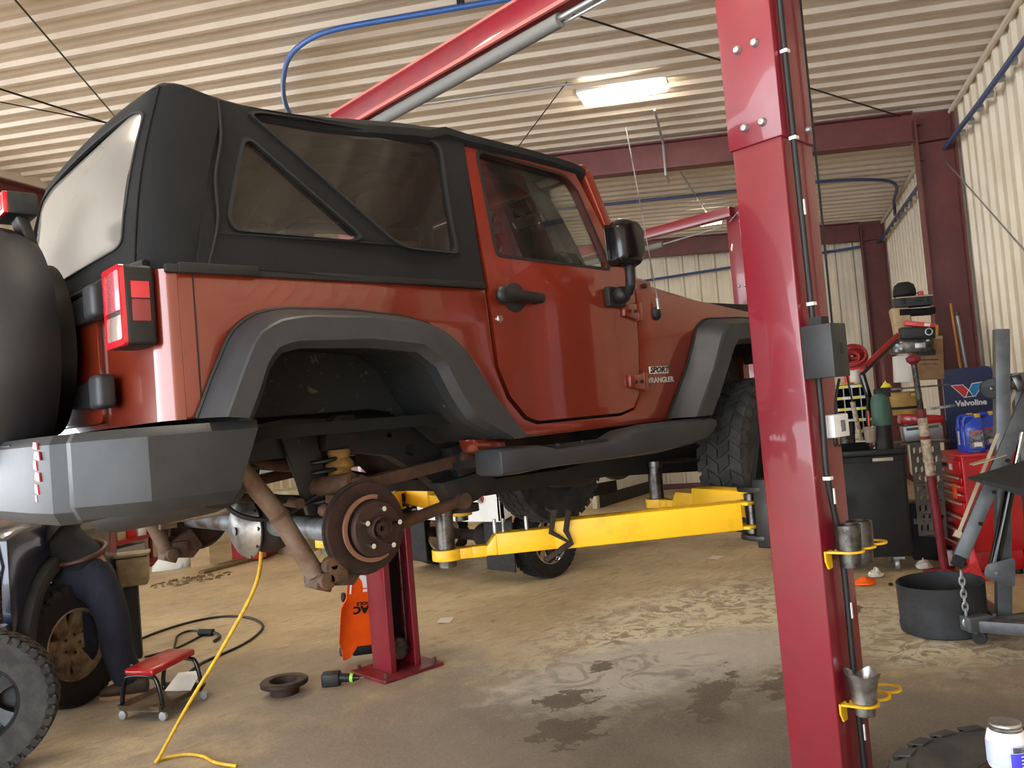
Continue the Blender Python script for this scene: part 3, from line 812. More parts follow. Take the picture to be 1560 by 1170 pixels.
    q(MB().lathe([(.145, -.045), (.158, -.040), (.158, -.030), (.145, -.028)], ro, (0, -1, 0), 48, caps=False)).build('dust_shield', 'rust_dark', rt)
    a0, a1 = R(75), R(300)
    sh = MB()
    rings = []
    for k in range(25):
        t = a0 + (a1 - a0) * k / 24
        rings.append([ro + Vector((math.cos(t) * r, y, math.sin(t) * r)) for r, y in ((.098, -.014), (.112, -.014), (.112, -.022), (.098, -.022))])
    q(sh.loft(rings)).build('brake_shoe', 'rotor_edge', rt)
    hb = q(MB().lathe([(.001, .03), (.088, .03), (.094, .036), (.094, .048), (.088, .054), (.045, .056), (.042, .078), (.036, .082), (.034, .07), (.026, .066), (.001, .066)], ro, (0, -1, 0), 40)).build('wheel_hub', 'rotor', car)
    q(MB().lathe([(.026, 0), (.024, .012), (.010, .012), (.008, 0)], ro + Vector((0, -.066, 0)), (0, -1, 0), 8)).build('hub_nut', 'rotor', hb)
    for k in range(5):
        t = R(72 * k + 12)
        c = ro + Vector((math.cos(t) * .066, -.05, math.sin(t) * .066))
        q(MB().cyl(c, c + Vector((0, -.038, 0)), .0085, n=12)).build('wheel_stud', 'chrome', hb)
    # calliper / knuckle side brackets and lower shock mount
    q(MB().box((-.085, -.67, .225), (.07, .10, .06)).box((-.125, -.66, .20), (.06, .08, .055), rotm(0, .4, 0)).cyl((-.125, -.72, .205), (-.125, -.60, .205), .028, n=14).prism([(-.10, .26), (-.02, .30), (.03, .22), (-.02, .17), (-.11, .185)], lambda x, z: (x, -.70, z), (0, .05, 0))).build('shock_mount', 'rust', car, bevel=.005)
    sk = q(MB().tube([(-.345, -.60, .60), (-.235, -.62, .435)], [.030, .031], 18).tube([(-.235, -.62, .435), (-.135, -.655, .225)], .0315, 18)).build('shock_absorber', 'shock', car)
    q(MB().tube([(-.235, -.62, .436), (-.228, -.622, .424)], .034, 18).cyl((-.128, -.69, .21), (-.128, -.61, .21), .022, n=14)).build('shock_collar', 'rust', sk)
    q(MB().tube([(-.10, -.70, .40), (-.098, -.70, .27)], .0075, 8).lathe([(.012, -.02), (.03, -.016), (.034, 0), (.03, .016), (.012, .02)], (-.10, -.70, .25), (0, -1, 0), 16).ball((-.10, -.68, .43), (.022, .022, .022))).build('sway_link', 'rust', car)
    # control arms
    q(MB().bar((.10, -.50, .475), (.645, -.50, .53), .055, .048).cyl((.645, -.55, .53), (.645, -.45, .53), .034, n=16)).build('upper_control_arm', 'rust', car, bevel=.006)
    q(MB().tube([(.10, -.52, .285), (.585, -.545, .37)], .024, 12).cyl((.585, -.58, .37), (.585, -.50, .37), .032, n=16)).build('lower_control_arm', 'rust', car)
    q(MB().tube([(-.02, -.44, .49), (.055, -.62, .505)], [.036, .036], 16).cyl((.065, -.645, .505), (.06, -.60, .505), .018, n=12).prism([(-.02, .44), (.13, .44), (.16, .50), (.10, .53), (.06, .46), (-.02, .47)], lambda x, z: (x, -.60, z), (0, .05, 0))).build('spring_perch', 'rust', car, bevel=.004)
    # coil spring
    hel = [(.03 + .06 * math.cos(t), -.46 + .06 * math.sin(t), .42 + .022 * t / 2 / PI * 1.6) for t in [k * PI / 8 for k in range(0, 16 * 5)]]
    q(MB().tube(hel, .008, 7)).build('coil_spring', 'black', car)

# --- rear of the tub, with rounded corners
def corner_path(r=.06, y=.80, x=-.64, n=5):
    p = [(x + r, -y)]
    for k in range(1, n + 1):
        t = PI / 2 * k / n
        p.append((x + r - math.sin(t) * r, -y + r - math.cos(t) * r))
    return p + [(a, -b) for a, b in reversed(p)]
cp = corner_path()
MB().loft([[(x, y, .757), (x, y, 1.187), (x + .02, y * .975, 1.187), (x + .02, y * .975, .757)] for x, y in cp]).build('rear_panel', 'paint', car, ang=30)
tg = MB().plate(roundpoly([(-.312, .775), (.50, .775), (.50, 1.19), (-.312, 1.19)], .03), [], lambda y, z: (-.655, y, z), (.02, 0, 0)).build('tailgate', 'paint', car, bevel=.004)
MB().box((-.6405, -.316, .98), (.004, .006, .43)).build('panel_seam', 'paint_dark', car)
for z, y0 in ((1.145, -.02), (.868, -.10)):
    h = MB().prism([(-.40, z - .048), (-.40, z + .048), (y0, z + .036), (y0, z - .036)], lambda y, zz: (-.685, y, zz), (.035, 0, 0)).build('tailgate_hinge', 'black', car, bevel=.006)
    MB().box((-.69, -.44, z), (.055, .10, .105)).build('hinge_knuckle', 'plastic', h, bevel=.016, seg=3)
# --- floor and inner tub
MB().box((.52, 0, .70), (2.2, 1.5, .04)).box((1.62, 0, .92), (.03, 1.5, .45)).box((2.1, 0, .62), (1.0, .8, .3)).build('floor_pan', 'interior', car)
for s in (-1, 1): MB().box((.05, s * .44, .93), (1.1, .02, .42)).build('wheel_house', 'interior', car)

# --- canvas roof and rear curtain, one continuous shoulder line
HWR, RCR, XR = .700, .15, -.548
def ez(x):
    P = [(-.56, 1.725), (-.535, 1.765), (-.50, 1.792), (-.46, 1.795), (-.40, 1.782), (-.30, 1.768), (-.10, 1.768), (.10, 1.788), (.35, 1.818), (.47, 1.826), (.65, 1.810), (1.0, 1.80), (1.24, 1.785), (1.32, 1.768), (1.36, 1.75)]
    if x <= P[0][0]: return P[0][1]
    for (a, u), (b, v) in zip(P, P[1:]):
        if x <= b: return u + (v - u) * (x - a) / (b - a)
    return P[-1][1]
def roofz(x, y):
    t = min(1, abs(y) / HWR); k = max(0, (abs(y) - .56) / .14)
    return ez(x) + .015 + .04 * (1 - t * t) - (.045 if x < .5 else .012) * min(1, k) ** 2
def half(x):
    if x >= XR + RCR: return HWR
    q_ = XR + RCR - x
    return HWR - RCR + math.sqrt(max(RCR * RCR - q_ * q_, 0))
xs = [XR + RCR * (1 - math.cos(PI / 2 * k / 8)) for k in range(9)] + [-.34, -.26, -.18, -.06, .1, .25, .38, .46, .54, .65, .8, 1.0, 1.15, 1.26, 1.31, 1.335]
rings = [[(x, half(x) * (-1 + 2 * k / 32), roofz(x, half(x) * (-1 + 2 * k / 32))) for k in range(33)] for x in xs]
roof = MB(); roof.loft(rings, closed=False)
roof.loft([[(p[0] + .008, p[1] * .985, p[2] - .02) for p in r] for r in rings], closed=False)
roof = roof.build('canvas_roof', 'softtop', car, ang=60)
for s in (-1, 1):
    MB().loft([[(x, s * HWR, roofz(x, HWR)), (x, s * (HWR + .006), roofz(x, HWR) - .03), (x, s * (HWR - .012), roofz(x, HWR) - .05)] for x in xs[8:]], closed=False).build('roof_edge', 'softtop', roof)
def corn(x, y, r, n=9):
    return [(x + r - math.sin(PI / 2 * k / n) * r, -y + r - math.cos(PI / 2 * k / n) * r) for k in range(n + 1)]
lo = resample([(x, y, 0) for x, y in [(-.52, -.806)] + corn(-.655, .806, .12)] + [(-.655, 0, 0)], 40)
up = resample([(x, y, 0) for x, y in [(-.36, -HWR)] + corn(XR, HWR, RCR)] + [(XR, 0, 0)], 40)
lo = lo + [Vector((p.x, -p.y, 0)) for p in reversed(lo[:-1])]; up = up + [Vector((p.x, -p.y, 0)) for p in reversed(up[:-1])]
def cur(u, v, off=0.0):
    """u 0..1 across, v 0..1 up the rear curtain"""
    f = min(max(u, 0), 1) * 78; i = min(int(f), 77); f -= i
    a = lo[i].lerp(lo[i + 1], f); b = up[i].lerp(up[i + 1], f)
    p = a.lerp(b, v); bul = .02 * math.sin(PI * v); top = roofz(b.x, b.y)
    n = Vector((-1, -1.2 if u < .16 else (1.2 if u > .84 else 0), 0)).normalized()
    return Vector((p.x - bul, p.y, 1.183 + (top - 1.183) * v)) + n * off
L_ = sum((lo[i + 1] - lo[i]).length for i in range(78))
UV = lambda y: .5 + y / L_
wh = roundpoly([(UV(-.635), .93, .10), (UV(.635), .93, .10), (UV(.575), .19, .05), (UV(-.575), .19, .05)], .05, 8)
rc = annulus([(0, 0), (1, 0), (1, 1), (0, 1)], wh, cur, (.010, 0, 0), 7, 120).build('rear_curtain', 'softtop', car, ang=60)
disc(wh, lambda u, v: cur(u, v) + Vector((.004, 0, 0)), 0).build('rear_window', 'vinyl_rear', rc, ang=60)
g = Vector((.5, .53)); wg = [tuple(Vector(p) + (Vector(p) - g).normalized() * .010) for p in wh]
annulus(wg, wh, lambda u, v: cur(u, v, .005), (.006, 0, 0), 1, 60).build('window_binding', 'seam', rc, ang=60)
MB().tube([cur(u / 60, .045, .010) for u in range(5, 56)], .011, 8).build('curtain_bar', 'black', rc)
for u in (.115, .885): MB().tube([cur(u, v / 10, .002) for v in range(11)], .0035, 6).build('curtain_seam', 'softtop', rc)

# --- roll cage, seats, dash, steering wheel
cage = MB()
for s in (-1, 1):
    cage.tube(smoothpath([(.46, s * .62, .72), (.46, s * .62, 1.5), (.46, s * .56, 1.70), (.46, 0, 1.72)], 6), .03, 10)
    cage.tube(smoothpath([(.46, s * .56, 1.68), (-.1, s * .58, 1.62), (-.45, s * .60, 1.10)], 6), .03, 10)
    cage.tube(smoothpath([(.46, s * .57, 1.70), (1.1, s * .56, 1.70), (1.38, s * .60, 1.30)], 6), .028, 10)
    cage.tube(smoothpath([(-.2, s * .2, 1.66), (-.2, s * .58, 1.60)], 4), .02, 8)
cage.build('roll_cage', 'interior', car)
for s in (-1, 1):
    rg = lambda x, hw, z0, z1, n=.05: [(x, s * .36 - hw, z0), (x, s * .36 + hw, z0), (x + n, s * .36 + hw * .9, z1), (x + n, s * .36 - hw * .9, z1)]
    st = MB().loft([[(.62, s * .36 - .24, .95), (.62, s * .36 + .24, .95), (.72, s * .36 + .24, .80), (.72, s * .36 - .24, .80)], [(1.14, s * .36 - .25, 1.0), (1.14, s * .36 + .25, 1.0), (1.16, s * .36 + .25, .82), (1.16, s * .36 - .25, .82)]])
    st.loft([[(.60, s * .36 - .23, .90), (.74, s * .36 - .24, .92), (.74, s * .36 + .24, .92), (.60, s * .36 + .23, .90)], [(.46, s * .36 - .22, 1.30), (.60, s * .36 - .22, 1.30), (.60, s * .36 + .22, 1.30), (.46, s * .36 + .22, 1.30)], [(.40, s * .36 - .15, 1.47), (.52, s * .36 - .15, 1.47), (.52, s * .36 + .15, 1.47), (.40, s * .36 + .15, 1.47)]])
    st = st.build('front_seat', 'seat_cloth', car, bevel=.03, seg=3)
    MB().box((.445, s * .36, 1.58), (.10, .24, .15)).build('headrest', 'seat_cloth', st, bevel=.03, seg=3)
MB().box((-.10, 0, 1.08), (.14, 1.0, .5), rotm(0, -.25, 0)).box((.12, 0, .92), (.45, 1.0, .15)).build('rear_seat', 'seat_cloth', car, bevel=.03)
MB().box((-.33, -.46, 1.36), (.03, .12, .22), rotm(0, .2, .5)).build('sun_bleached_bag', 'white_dirty', car, bevel=.01)
MB().ball((.42, -.54, 1.355), (.09, .06, .045)).ball((.34, -.55, 1.345), (.06, .05, .03)).build('crumpled_rag', 'rag', car)
MB().loft([[(x, -.70, z0), (x, .70, z0), (x, .70, z1), (x, -.70, z1)] for x, z0, z1 in ((1.30, 1.08, 1.24), (1.38, 1.0, 1.30), (1.60, 1.0, 1.27))]).build('dashboard', 'interior', car, bevel=.02)
sw = MB().tube([(1.10 + .05 * math.sin(t), .36 + .19 * math.cos(t), 1.22 + .185 * math.sin(t)) for t in [2 * PI * k / 28 for k in range(28)]], .015, 8, closed=True)
sw.bar((1.09, .36, 1.22), (1.32, .36, 1.18), .05, .05).bar((1.10, .2, 1.22), (1.10, .52, 1.22), .03, .03)
sw.build('steering_wheel', 'black', car)
MB().box((1.245, -.12, 1.60), (.02, .20, .055)).tube([(1.25, -.12, 1.62), (1.31, -.12, 1.70)], .01, 6).build('rear_view_mirror', 'black', car, bevel=.01)
# --- windscreen
MB().bar((1.345, -.69, 1.765), (1.345, .69, 1.765), .06, .05).bar((1.505, -.76, 1.24), (1.505, .76, 1.24), .08, .06).build('windscreen_frame', 'paint', car, bevel=.012)
MB().add([(1.50, -.72, 1.25), (1.50, .72, 1.25), (1.345, .66, 1.77), (1.345, -.66, 1.77)], [(0, 1, 2, 3)]).build('windscreen', 'pane', car)
for s in (-1, 1): MB().ball((1.356, s * .655, 1.792), (.012, .012, .012)).build('header_knob', 'chrome', car)

# --- bonnet, cowl, grille, front bumper
rings = []
for x, hw, zs, zt in ((1.66, .705, 1.205, 1.285), (1.70, .703, 1.203, 1.283), (1.92, .69, 1.19, 1.254), (2.2, .665, 1.165, 1.222), (2.45, .64, 1.14, 1.190), (2.64, .62, 1.115, 1.155), (2.72, .60, 1.10, 1.125)):
    rings.append([(x, y, z) for y, z in ((-hw, zs), (-hw + .004, zt - .05), (-hw + .05, zt - .008), (-hw * .5, zt + .012), (0, zt + .02), (hw * .5, zt + .012), (hw - .05, zt - .008), (hw - .004, zt - .05), (hw, zs))])
MB().loft(rings).build('bonnet', 'paint', car, ang=25)
MB().loft([[(x, y, z) for y, z in ((-.765, 1.19), (-.76, zt - .03), (-.70, zt), (0, zt + .02), (.70, zt), (.76, zt - .03), (.765, 1.19))] for x, zt in ((1.50, 1.30), (1.655, 1.285))]).build('cowl', 'paint', car, ang=25)
MB().box((2.1, 0, 1.13), (1.25, 1.35, .12)).build('engine_bay', 'paint_dark', car)
MB().cyl((1.60, -.775, 1.235), (1.60, -.765, 1.235), .012, n=12).build('cowl_plug', 'black', car)
MB().box((2.64, -.66, 1.12), (.07, .05, .05)).box((2.64, .66, 1.12), (.07, .05, .05)).build('bonnet_catch', 'black', car, bevel=.008)
slots = [roundpoly([(-.265 + k * .078, .78), (-.265 + k * .078 + .045, .78), (-.265 + k * .078 + .045, 1.04), (-.265 + k * .078, 1.04)], .02) for k in range(7)]
gr = MB().plate(roundpoly([(-.54, .72), (.54, .72), (.54, 1.09), (-.54, 1.09)], .06), slots, lambda y, z: (2.80, y, z), (-.06, 0, 0)).build('grille', 'paint', car)
for s in (-1, 1): MB().lathe([(.001, .02), (.07, .018), (.09, 0), (.09, -.03)], (2.80, s * .41, .93), (1, 0, 0), 28).build('headlamp', 'clear_lens', gr)
MB().box((2.98, 0, .58), (.16, 1.5, .2)).box((2.85, .42, .55), (.2, .08, .1)).box((2.85, -.42, .55), (.2, .08, .1)).build('front_bumper', 'plastic', car, bevel=.03)

# --- rear bumper: side wing, chamfered corner, groove, raised centre
plan = [(-.40, -.885), (-.72, -.885), (-.80, -.835), (-.875, -.765), (-.875, -.725), (-.850, -.712), (-.855, -.665), (-.895, -.64), (-.915, -.45)]
rings = []
full = plan + [(-.925, -.2), (-.925, .2)] + [(x, -y) for x, y in reversed(plan)]
for x, y in full:
    c = Vector((-.45, y * .55, 0)); d = (c - Vector((x, y, 0))).normalized()
    zt = .742 if abs(y) > .60 else .742
    zb = .512 if abs(y) > .70 else .495
    ix = x + d.x * .16; iy = y + d.y * .16
    e_ = .09 if x > -.5 else 0
    rings.append([(x + d.x * .02, y + d.y * .02, zt), (x - e_ * .1, y, zt - .025), (x - e_ * .85, y, zb + .035), (x + d.x * .025 - e_, y + d.y * .025, zb), (ix - e_, iy, zb), (ix, iy, zt)])
bp = MB().loft(rings).build('rear_bumper', 'plastic', car, bevel=.005, ang=30)
MB().prism([(-.90, .66), (-.92, .73), (-.80, .735), (-.80, .64)], lambda x, z: (x, -.30, z), (0, .6, 0)).build('step_pad', 'black', bp, bevel=.006)
for k, (zc, w, h, dy) in enumerate(((.718, .045, .022, 0), (.690, .06, .026, -.012), (.664, .036, .03, .012), (.632, .05, .028, -.004), (.598, .04, .03, .014), (.572, .02, .02, .02))):
    MB().prism([(-.545 + dy - w / 2, zc - h / 2), (-.545 + dy + w / 2, zc - h * .3), (-.545 + dy + w * .35, zc + h / 2), (-.545 + dy - w * .4, zc + h * .4)], lambda y, z: (-.9078, y, z), (.004, 0, 0)).build('red_decal', 'sign_red', bp, label='torn red sticker piece')
MB().box((-.70, 0, .63), (.3, 1.1, .1)).build('rear_crossmember', 'frame', car)

# --- spare wheel in a soft cover, high stop lamp
sp = MB().lathe([(.001, -.125), (.33, -.125), (.385, -.11), (.415, -.06), (.422, 0), (.415, .06), (.39, .11), (.33, .135), (.20, .128), (.001, .125)], (-.865, .10, 1.055), (-1, 0, 0), 56)
sp.v = [p + Vector((0, 0, .006 * math.sin(p.z * 34 + p.y * 9) * (1 if abs(p.x + .865) < .1 else .3))) for p in sp.v]
sp = sp.build('spare_wheel_cover', 'cloth_dark', car)
MB().lathe([(.14, 0), (.30, 0), (.30, -.06), (.14, -.06)], (-.745, .10, 1.055), (-1, 0, 0), 40, caps=False).box((-.70, .10, 1.05), (.10, .3, .3)).build('spare_carrier', 'black', car)
tl = MB().bar((-.73, -.02, 1.28), (-.80, -.05, 1.50), .10, .035, (1, 0, 0)).box((-.80, -.05, 1.515), (.09, .17, .075)).build('high_stop_lamp', 'black', car, bevel=.008)
MB().box((-.85, -.05, 1.515), (.016, .165, .072)).build('stop_lens_frame', 'red_lens', tl, bevel=.004)
MB().box((-.858, -.05, 1.517), (.008, .125, .045)).build('stop_lens', 'pink_lens', tl, bevel=.002)

# --- aerial, wing badges
ae = MB().ball((1.62, -.805, 1.10), (.028, .02, .03)).build('aerial_base', 'black', car)
MB().tube([(1.62, -.82, 1.12), (1.615, -.822, 1.17)], .008, 8).tube([(1.615, -.822, 1.17), (1.50, -.822, 1.95)], .0028, 6).build('aerial_whip', 'steel', ae)
bd = MB().plate(roundpoly([(1.535, .823), (1.672, .823), (1.672, .857), (1.535, .857)], .004), [], lambda x, z: (x, -.8055, z), (0, .006, 0)).build('trim_badge', 'badge', car)
text('badge_letters', 'SPORT', .036, axes((1.603, -.8065, .840), (1, 0, 0), (0, 0, 1)), 'badge_dark', bd, .0006, 1.25, .25, .0012)
text('model_letters', 'WRANGLER', .034, axes((1.60, -.8055, .793), (1, 0, 0), (0, 0, 1)), 'badge', car, .0012, 1.15, 0, .0006)

# --- axle, differential, tank, exhaust, gearbox underneath
MB().tube([(0, -.72, .345), (0, .72, .345)], .042, 20).build('rear_axle', 'axle', car)
MB().ball((.02, -.02, .345), (.10, .15, .115)).tube([(.1, -.02, .36), (.30, -.02, .38)], [.08, .045], 14).build('differential', 'rust_dark', car)
df = MB().lathe([(.118, 0), (.122, .008), (.105, .03), (.07, .052), (.001, .06)], (-.06, -.02, .342), (-1, 0, 0), 28).build('differential_cover', 'diffcov', car)
for k in range(10):
    t = 2 * PI * k / 10
    MB().cyl((-.066, -.02 + .112 * math.cos(t), .342 + .112 * math.sin(t)), (-.078, -.02 + .112 * math.cos(t), .342 + .112 * math.sin(t)), .009, n=6).build('cover_bolt', 'dark_steel', df)
MB().cyl((-.116, -.03, .335), (-.124, -.03, .335), .016, n=10).build('filler_plug', 'dark_steel', df)
MB().tube([(-.10, -.52, .45), (-.06, .05, .475), (-.02, .56, .39)], .019, 10).build('track_bar', 'rust', car)
MB().tube([(-.16, .62, .36), (-.05, .2, .40), (-.02, .05, .43)], .02, 10).box((-.15, .58, .37), (.07, .03, .09)).build('sway_bar', 'shock', car)
MB().tube(smoothpath([(-.40, -.40, .62), (-.20, -.43, .58), (-.32, -.42, .50), (-.28, -.45, .43), (-.16, -.48, .41), (.0, -.50, .47), (.06, -.58, .45)], 6), .009, 8).build('brake_hose', 'cable', car)
MB().tube([(-.30, -.50, .60), (-.27, -.50, .66), (-.16, -.49, .72)], .006, 6).tube([(-.34, -.48, .50), (-.02, -.42, .45)], .016, 8).build('brake_pipe', 'rust_dark', car)
MB().tube(smoothpath([(-.02, -.25, .36), (-.06, -.20, .43), (-.03, -.1, .47), (.0, .1, .50)], 5), .007, 6).build('brake_line', 'cable', car)
A_, B_ = Vector((-.50, .16, .445)), Vector((-.42, -.62, .535)); X_, Y_, D_ = frame_of(B_ - A_)
rings = []
for t, k in ((0, .80), (.0, 1), (.06, 1.06), (.5, 1.1), (.9, 1.05), (1, .9)):
    c = A_.lerp(B_, t); rings.append([c + X_ * math.cos(a) * .095 * k + Vector((0, 0, 1)) * math.sin(a) * .062 * k + (D_ * .05 * math.cos(a) if t < .05 else Vector()) for a in [2 * PI * j / 24 for j in range(24)]])
MB().loft(rings).build('exhaust_muffler', 'frame', car)
MB().tube(smoothpath([(-.52, .5, .48), (-.4, .62, .5), (-.1, .55, .6), (.3, .3, .55), (.8, .2, .42), (1.6, .25, .42)], 5), .03, 10).build('exhaust_pipe', 'rust', car)
MB().loft([[(x, -.33, z0), (x, .33, z0), (x, .36, .62), (x, -.36, .62)] for x, z0 in ((.66, .52), (.76, .42), (1.15, .38), (1.25, .42))]).build('fuel_tank_skid', 'rust_dark', car, bevel=.02)
MB().loft([[(x, -.2, z0), (x, .25, z0), (x, .3, .6), (x, -.25, .6)] for x, z0 in ((1.25, .44), (1.35, .37), (1.65, .37), (1.8, .44))]).lathe([(.001, 0), (.11, .0), (.16, .05), (.16, .1)], (1.66, -.12, .30), (0, 0, 1), 24).tube([(1.8, 0, .45), (2.3, 0, .50)], [.16, .2], 16).build('gearbox', 'rust_dark', car, bevel=.01)
for x_, z_, w_ in ((1.45, .38, .2), (.70, .42, .1)): MB().bar((x_, -.45, z_), (x_, .45, z_), w_, .05).build('crossmember', 'rust_dark', car, bevel=.006)
MB().tube([(2.42, -.70, .36), (2.42, .70, .36)], .04, 16).ball((2.42, .2, .36), (.12, .13, .12)).tube([(2.30, -.6, .36), (2.30, .6, .36)], .018, 8).build('front_axle', 'rust_dark', car)
for s in (-1, 1):
    MB().tube([(2.42, s * .42, .36), (2.36, s * .42, .85)], .03, 10).tube([(2.42 + .07 * math.cos(t), s * .44 + .07 * math.sin(t), .45 + t * .012) for t in [k * PI / 6 for k in range(48)]], .009, 6).bar((1.55, s * .42, .38), (2.38, s * .46, .32), .05, .05).build('front_suspension', 'black', car)

# --- wheels (front pair)
def make_wheel(parent, c, ax, r=.405, w=.25, rim=.215, rimmat='alloy_dark', rubber='rubber', spokes=5, lugs=44, face=1, sw=1.0):
    """tyre with blocks round the tread, dished rim, spokes; face=+1 means the dish faces along ax"""
    c = Vector(c); ax = Vector(ax).normalized(); x, y, d = frame_of(ax)
    P = [(rim, -w * .46), (r * .72, -w * .5), (r * .90, -w * .52), (r * .975, -w * .45), (r * .985, -w * .2), (r * .985, w * .2), (r * .975, w * .45), (r * .90, w * .52), (r * .72, w * .5), (rim, w * .46), (rim - .01, w * .3), (rim - .01, -w * .3)]
    ty = MB().lathe(P, c, ax, 56, loop=True, caps=False)
    tr = ty
    for k in range(lugs):
        for row, (h0, h1, off) in enumerate(((-.50, -.27, 0), (-.24, -.02, .5), (.02, .24, 0), (.27, .50, .5))):
            t0 = 2 * PI * (k + off) / lugs; t1 = t0 + 2 * PI * .68 / lugs; sk = .10 * (1 if row % 2 else -1)
            pts = []
            for rr in (r * .97, r * 1.012):
                for t, h in ((t0, h0), (t1, h0), (t1 + sk, h1), (t0 + sk, h1)):
                    pts.append(c + (x * math.cos(t) + y * math.sin(t)) * (rr if abs(h) < .4 else rr - .006) + d * h * w)
            tr.add(pts, [(4, 5, 6, 7), (0, 1, 5, 4), (1, 2, 6, 5), (2, 3, 7, 6), (3, 0, 4, 7)])
    for s in (-1, 1):      # shoulder biters
        for k in range(lugs):
            t0 = 2 * PI * k / lugs; t1 = t0 + 2 * PI * .6 / lugs
            pts = [c + (x * math.cos(t) + y * math.sin(t)) * rr + d * s * h * w for rr, h in ((r * .985, .49), (r * .88, .525), (r * .88, .545), (r * .985, .51)) for t in (t0, t1)]
            tr.add(pts, [(0, 1, 3, 2), (2, 3, 5, 4), (4, 5, 7, 6), (0, 2, 4, 6), (1, 7, 5, 3)])
    ty = ty.build('tyre', rubber, parent, ang=30)
    f = face
    rm = MB().lathe([(rim + .004, w * .44 * f), (rim - .012, w * .46 * f), (rim - .02, w * .36 * f), (rim - .035, w * .05 * f), (rim - .03, -w * .4 * f), (rim + .004, -w * .44 * f), (rim + .002, -w * .3 * f), (rim - .004, w * .3 * f)], c, ax, 40, loop=True, caps=False)
    rm.lathe([(.001, w * .24 * f), (.045, w * .25 * f), (.075, w * .20 * f), (.09, w * .16 * f), (.085, w * .06 * f), (.001, w * .06 * f)], c, ax, 28)
    rm.lathe([(.001, -w * .12 * f), (rim - .03, -w * .12 * f), (rim - .03, -w * .16 * f), (.001, -w * .16 * f)], c, ax, 32)
    for k in range(spokes):
        t = 2 * PI * k / spokes
        e = x * math.cos(t) + y * math.sin(t)
        sd = d.cross(e)
        ring = []
        for rr, hw, h in ((.06, .035, .17), (.13, .036, .22), (rim - .02, .05, .30)):
            ring.append([c + e * rr + sd * a * hw * sw + d * f * w * (h + b) for a, b in ((-1, -.12), (1, -.12), (.8, .03), (-.8, .03))])
        rm.loft(ring)
    rm = rm.build('rim', rimmat, parent, ang=30)
    for k in range(5):
        t = 2 * PI * (k + .5) / 5
        p = c + (x * math.cos(t) + y * math.sin(t)) * .062 + d * f * w * .18
        MB().cyl(p, p + d * f * .025, .011, n=8).build('wheel_nut', 'chrome', rm)
    return ty, rm
for s in (-1, 1):
    make_wheel(car, (2.42, s * .80, .37), (0, s, 0), rubber='rubber_grey', lugs=36)

# ================================================================== THE TWO-POST LIFT
def channel(x0, x1, y0, y1, open_dir, t=.014, lip=.05):
    """C section outline (plan) of a lift post, open towards +y (open_dir=1) or -y"""
    a, b = (y0, y1) if open_dir > 0 else (y1, y0)
    s = 1 if open_dir > 0 else -1
    return [(x0, a), (x1, a), (x1, b), (x1 - lip, b), (x1 - lip, b - s * t), (x1 - t, b - s * t), (x1 - t, a + s * t), (x0 + t, a + s * t), (x0 + t, b - s * t), (x0 + lip, b - s * t), (x0 + lip, b), (x0, b)]
lift = thing('two_post_lift', 'crimson two-post vehicle lift with yellow swing arms holding up the orange-red car', 'lift', (3.17, 3.2, 0))
NP = (3.04, 3.29, 1.61, 1.83); FP = (3.13, 3.38, 4.78, 5.0)
def post(P, od, nm):
    x0, x1, y0, y1 = P
    p = MB().prism(channel(x0, x1, y0, y1, od), lambda x, y: (x, y, .02), (0, 0, 2.9)).build('post', 'lift', lift, bevel=.012, seg=4)
    e = .010
    MB().prism(channel(x0 - e, x1 + e, y0 - e, y1 + e, od, lip=.055), lambda x, y: (x, y, 2.665), (0, 0, 1.14)).build('post_extension', 'lift', p, bevel=.006)
    k = MB()
    for z in (3.06, 2.74):
        for f in (.30, .66):
            k2 = y0 + (y1 - y0) * f
            MB().lathe([(.001, .018), (.012, .017), (.017, .008), (.018, 0)], (x0 - e, k2, z + (f - .5) * 0), (-1, 0, 0), 12).build('post_bolt', 'galv', p)
    MB().lathe([(.001, .016), (.011, .014), (.015, .006), (.015, 0)], (x1 - .05, y0 - e, 2.72) if od > 0 else (x1 - .05, y1 + e, 2.72), (0, -od, 0), 12).build('post_bolt', 'galv', p)
    bx = (x0 + x1) / 2; by = (y0 + y1) / 2 - od * .02
    b = MB().plate(roundpoly([(x0 - .12, y0 - .10), (x1 + .12, y0 - .10), (x1 + .12, y1 + .10), (x0 - .12, y1 + .10)], .02), [], lambda x, y: (x, y, .022), (0, 0, -.022)).build('base_plate', 'red_worn', lift, bevel=.003)
    for dx in (-1, 1):
        for dy in (-1, 1):
            MB().cyl((bx + dx * .20, (y0 + y1) / 2 + dy * .16, .02), (bx + dx * .20, (y0 + y1) / 2 + dy * .16, .055), .012, n=8).build('anchor_bolt', 'rust', b)
    return p
pn = post(NP, 1, 'near'); pf = post(FP, -1, 'far')
# inside of the far post: cables, sheave, dark back
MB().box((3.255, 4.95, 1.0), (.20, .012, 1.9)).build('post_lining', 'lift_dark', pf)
for x in (3.20, 3.31): MB().tube([(x, 4.84, .16), (x, 4.84, 1.1)], .006, 6).build('lift_cable', 'dark_steel', pf)
MB().lathe([(.07, -.015), (.072, -.012), (.06, 0), (.072, .012), (.07, .015)], (3.255, 4.85, .15), (0, -1, 0), 24).build('cable_sheave', 'dark_steel', pf)
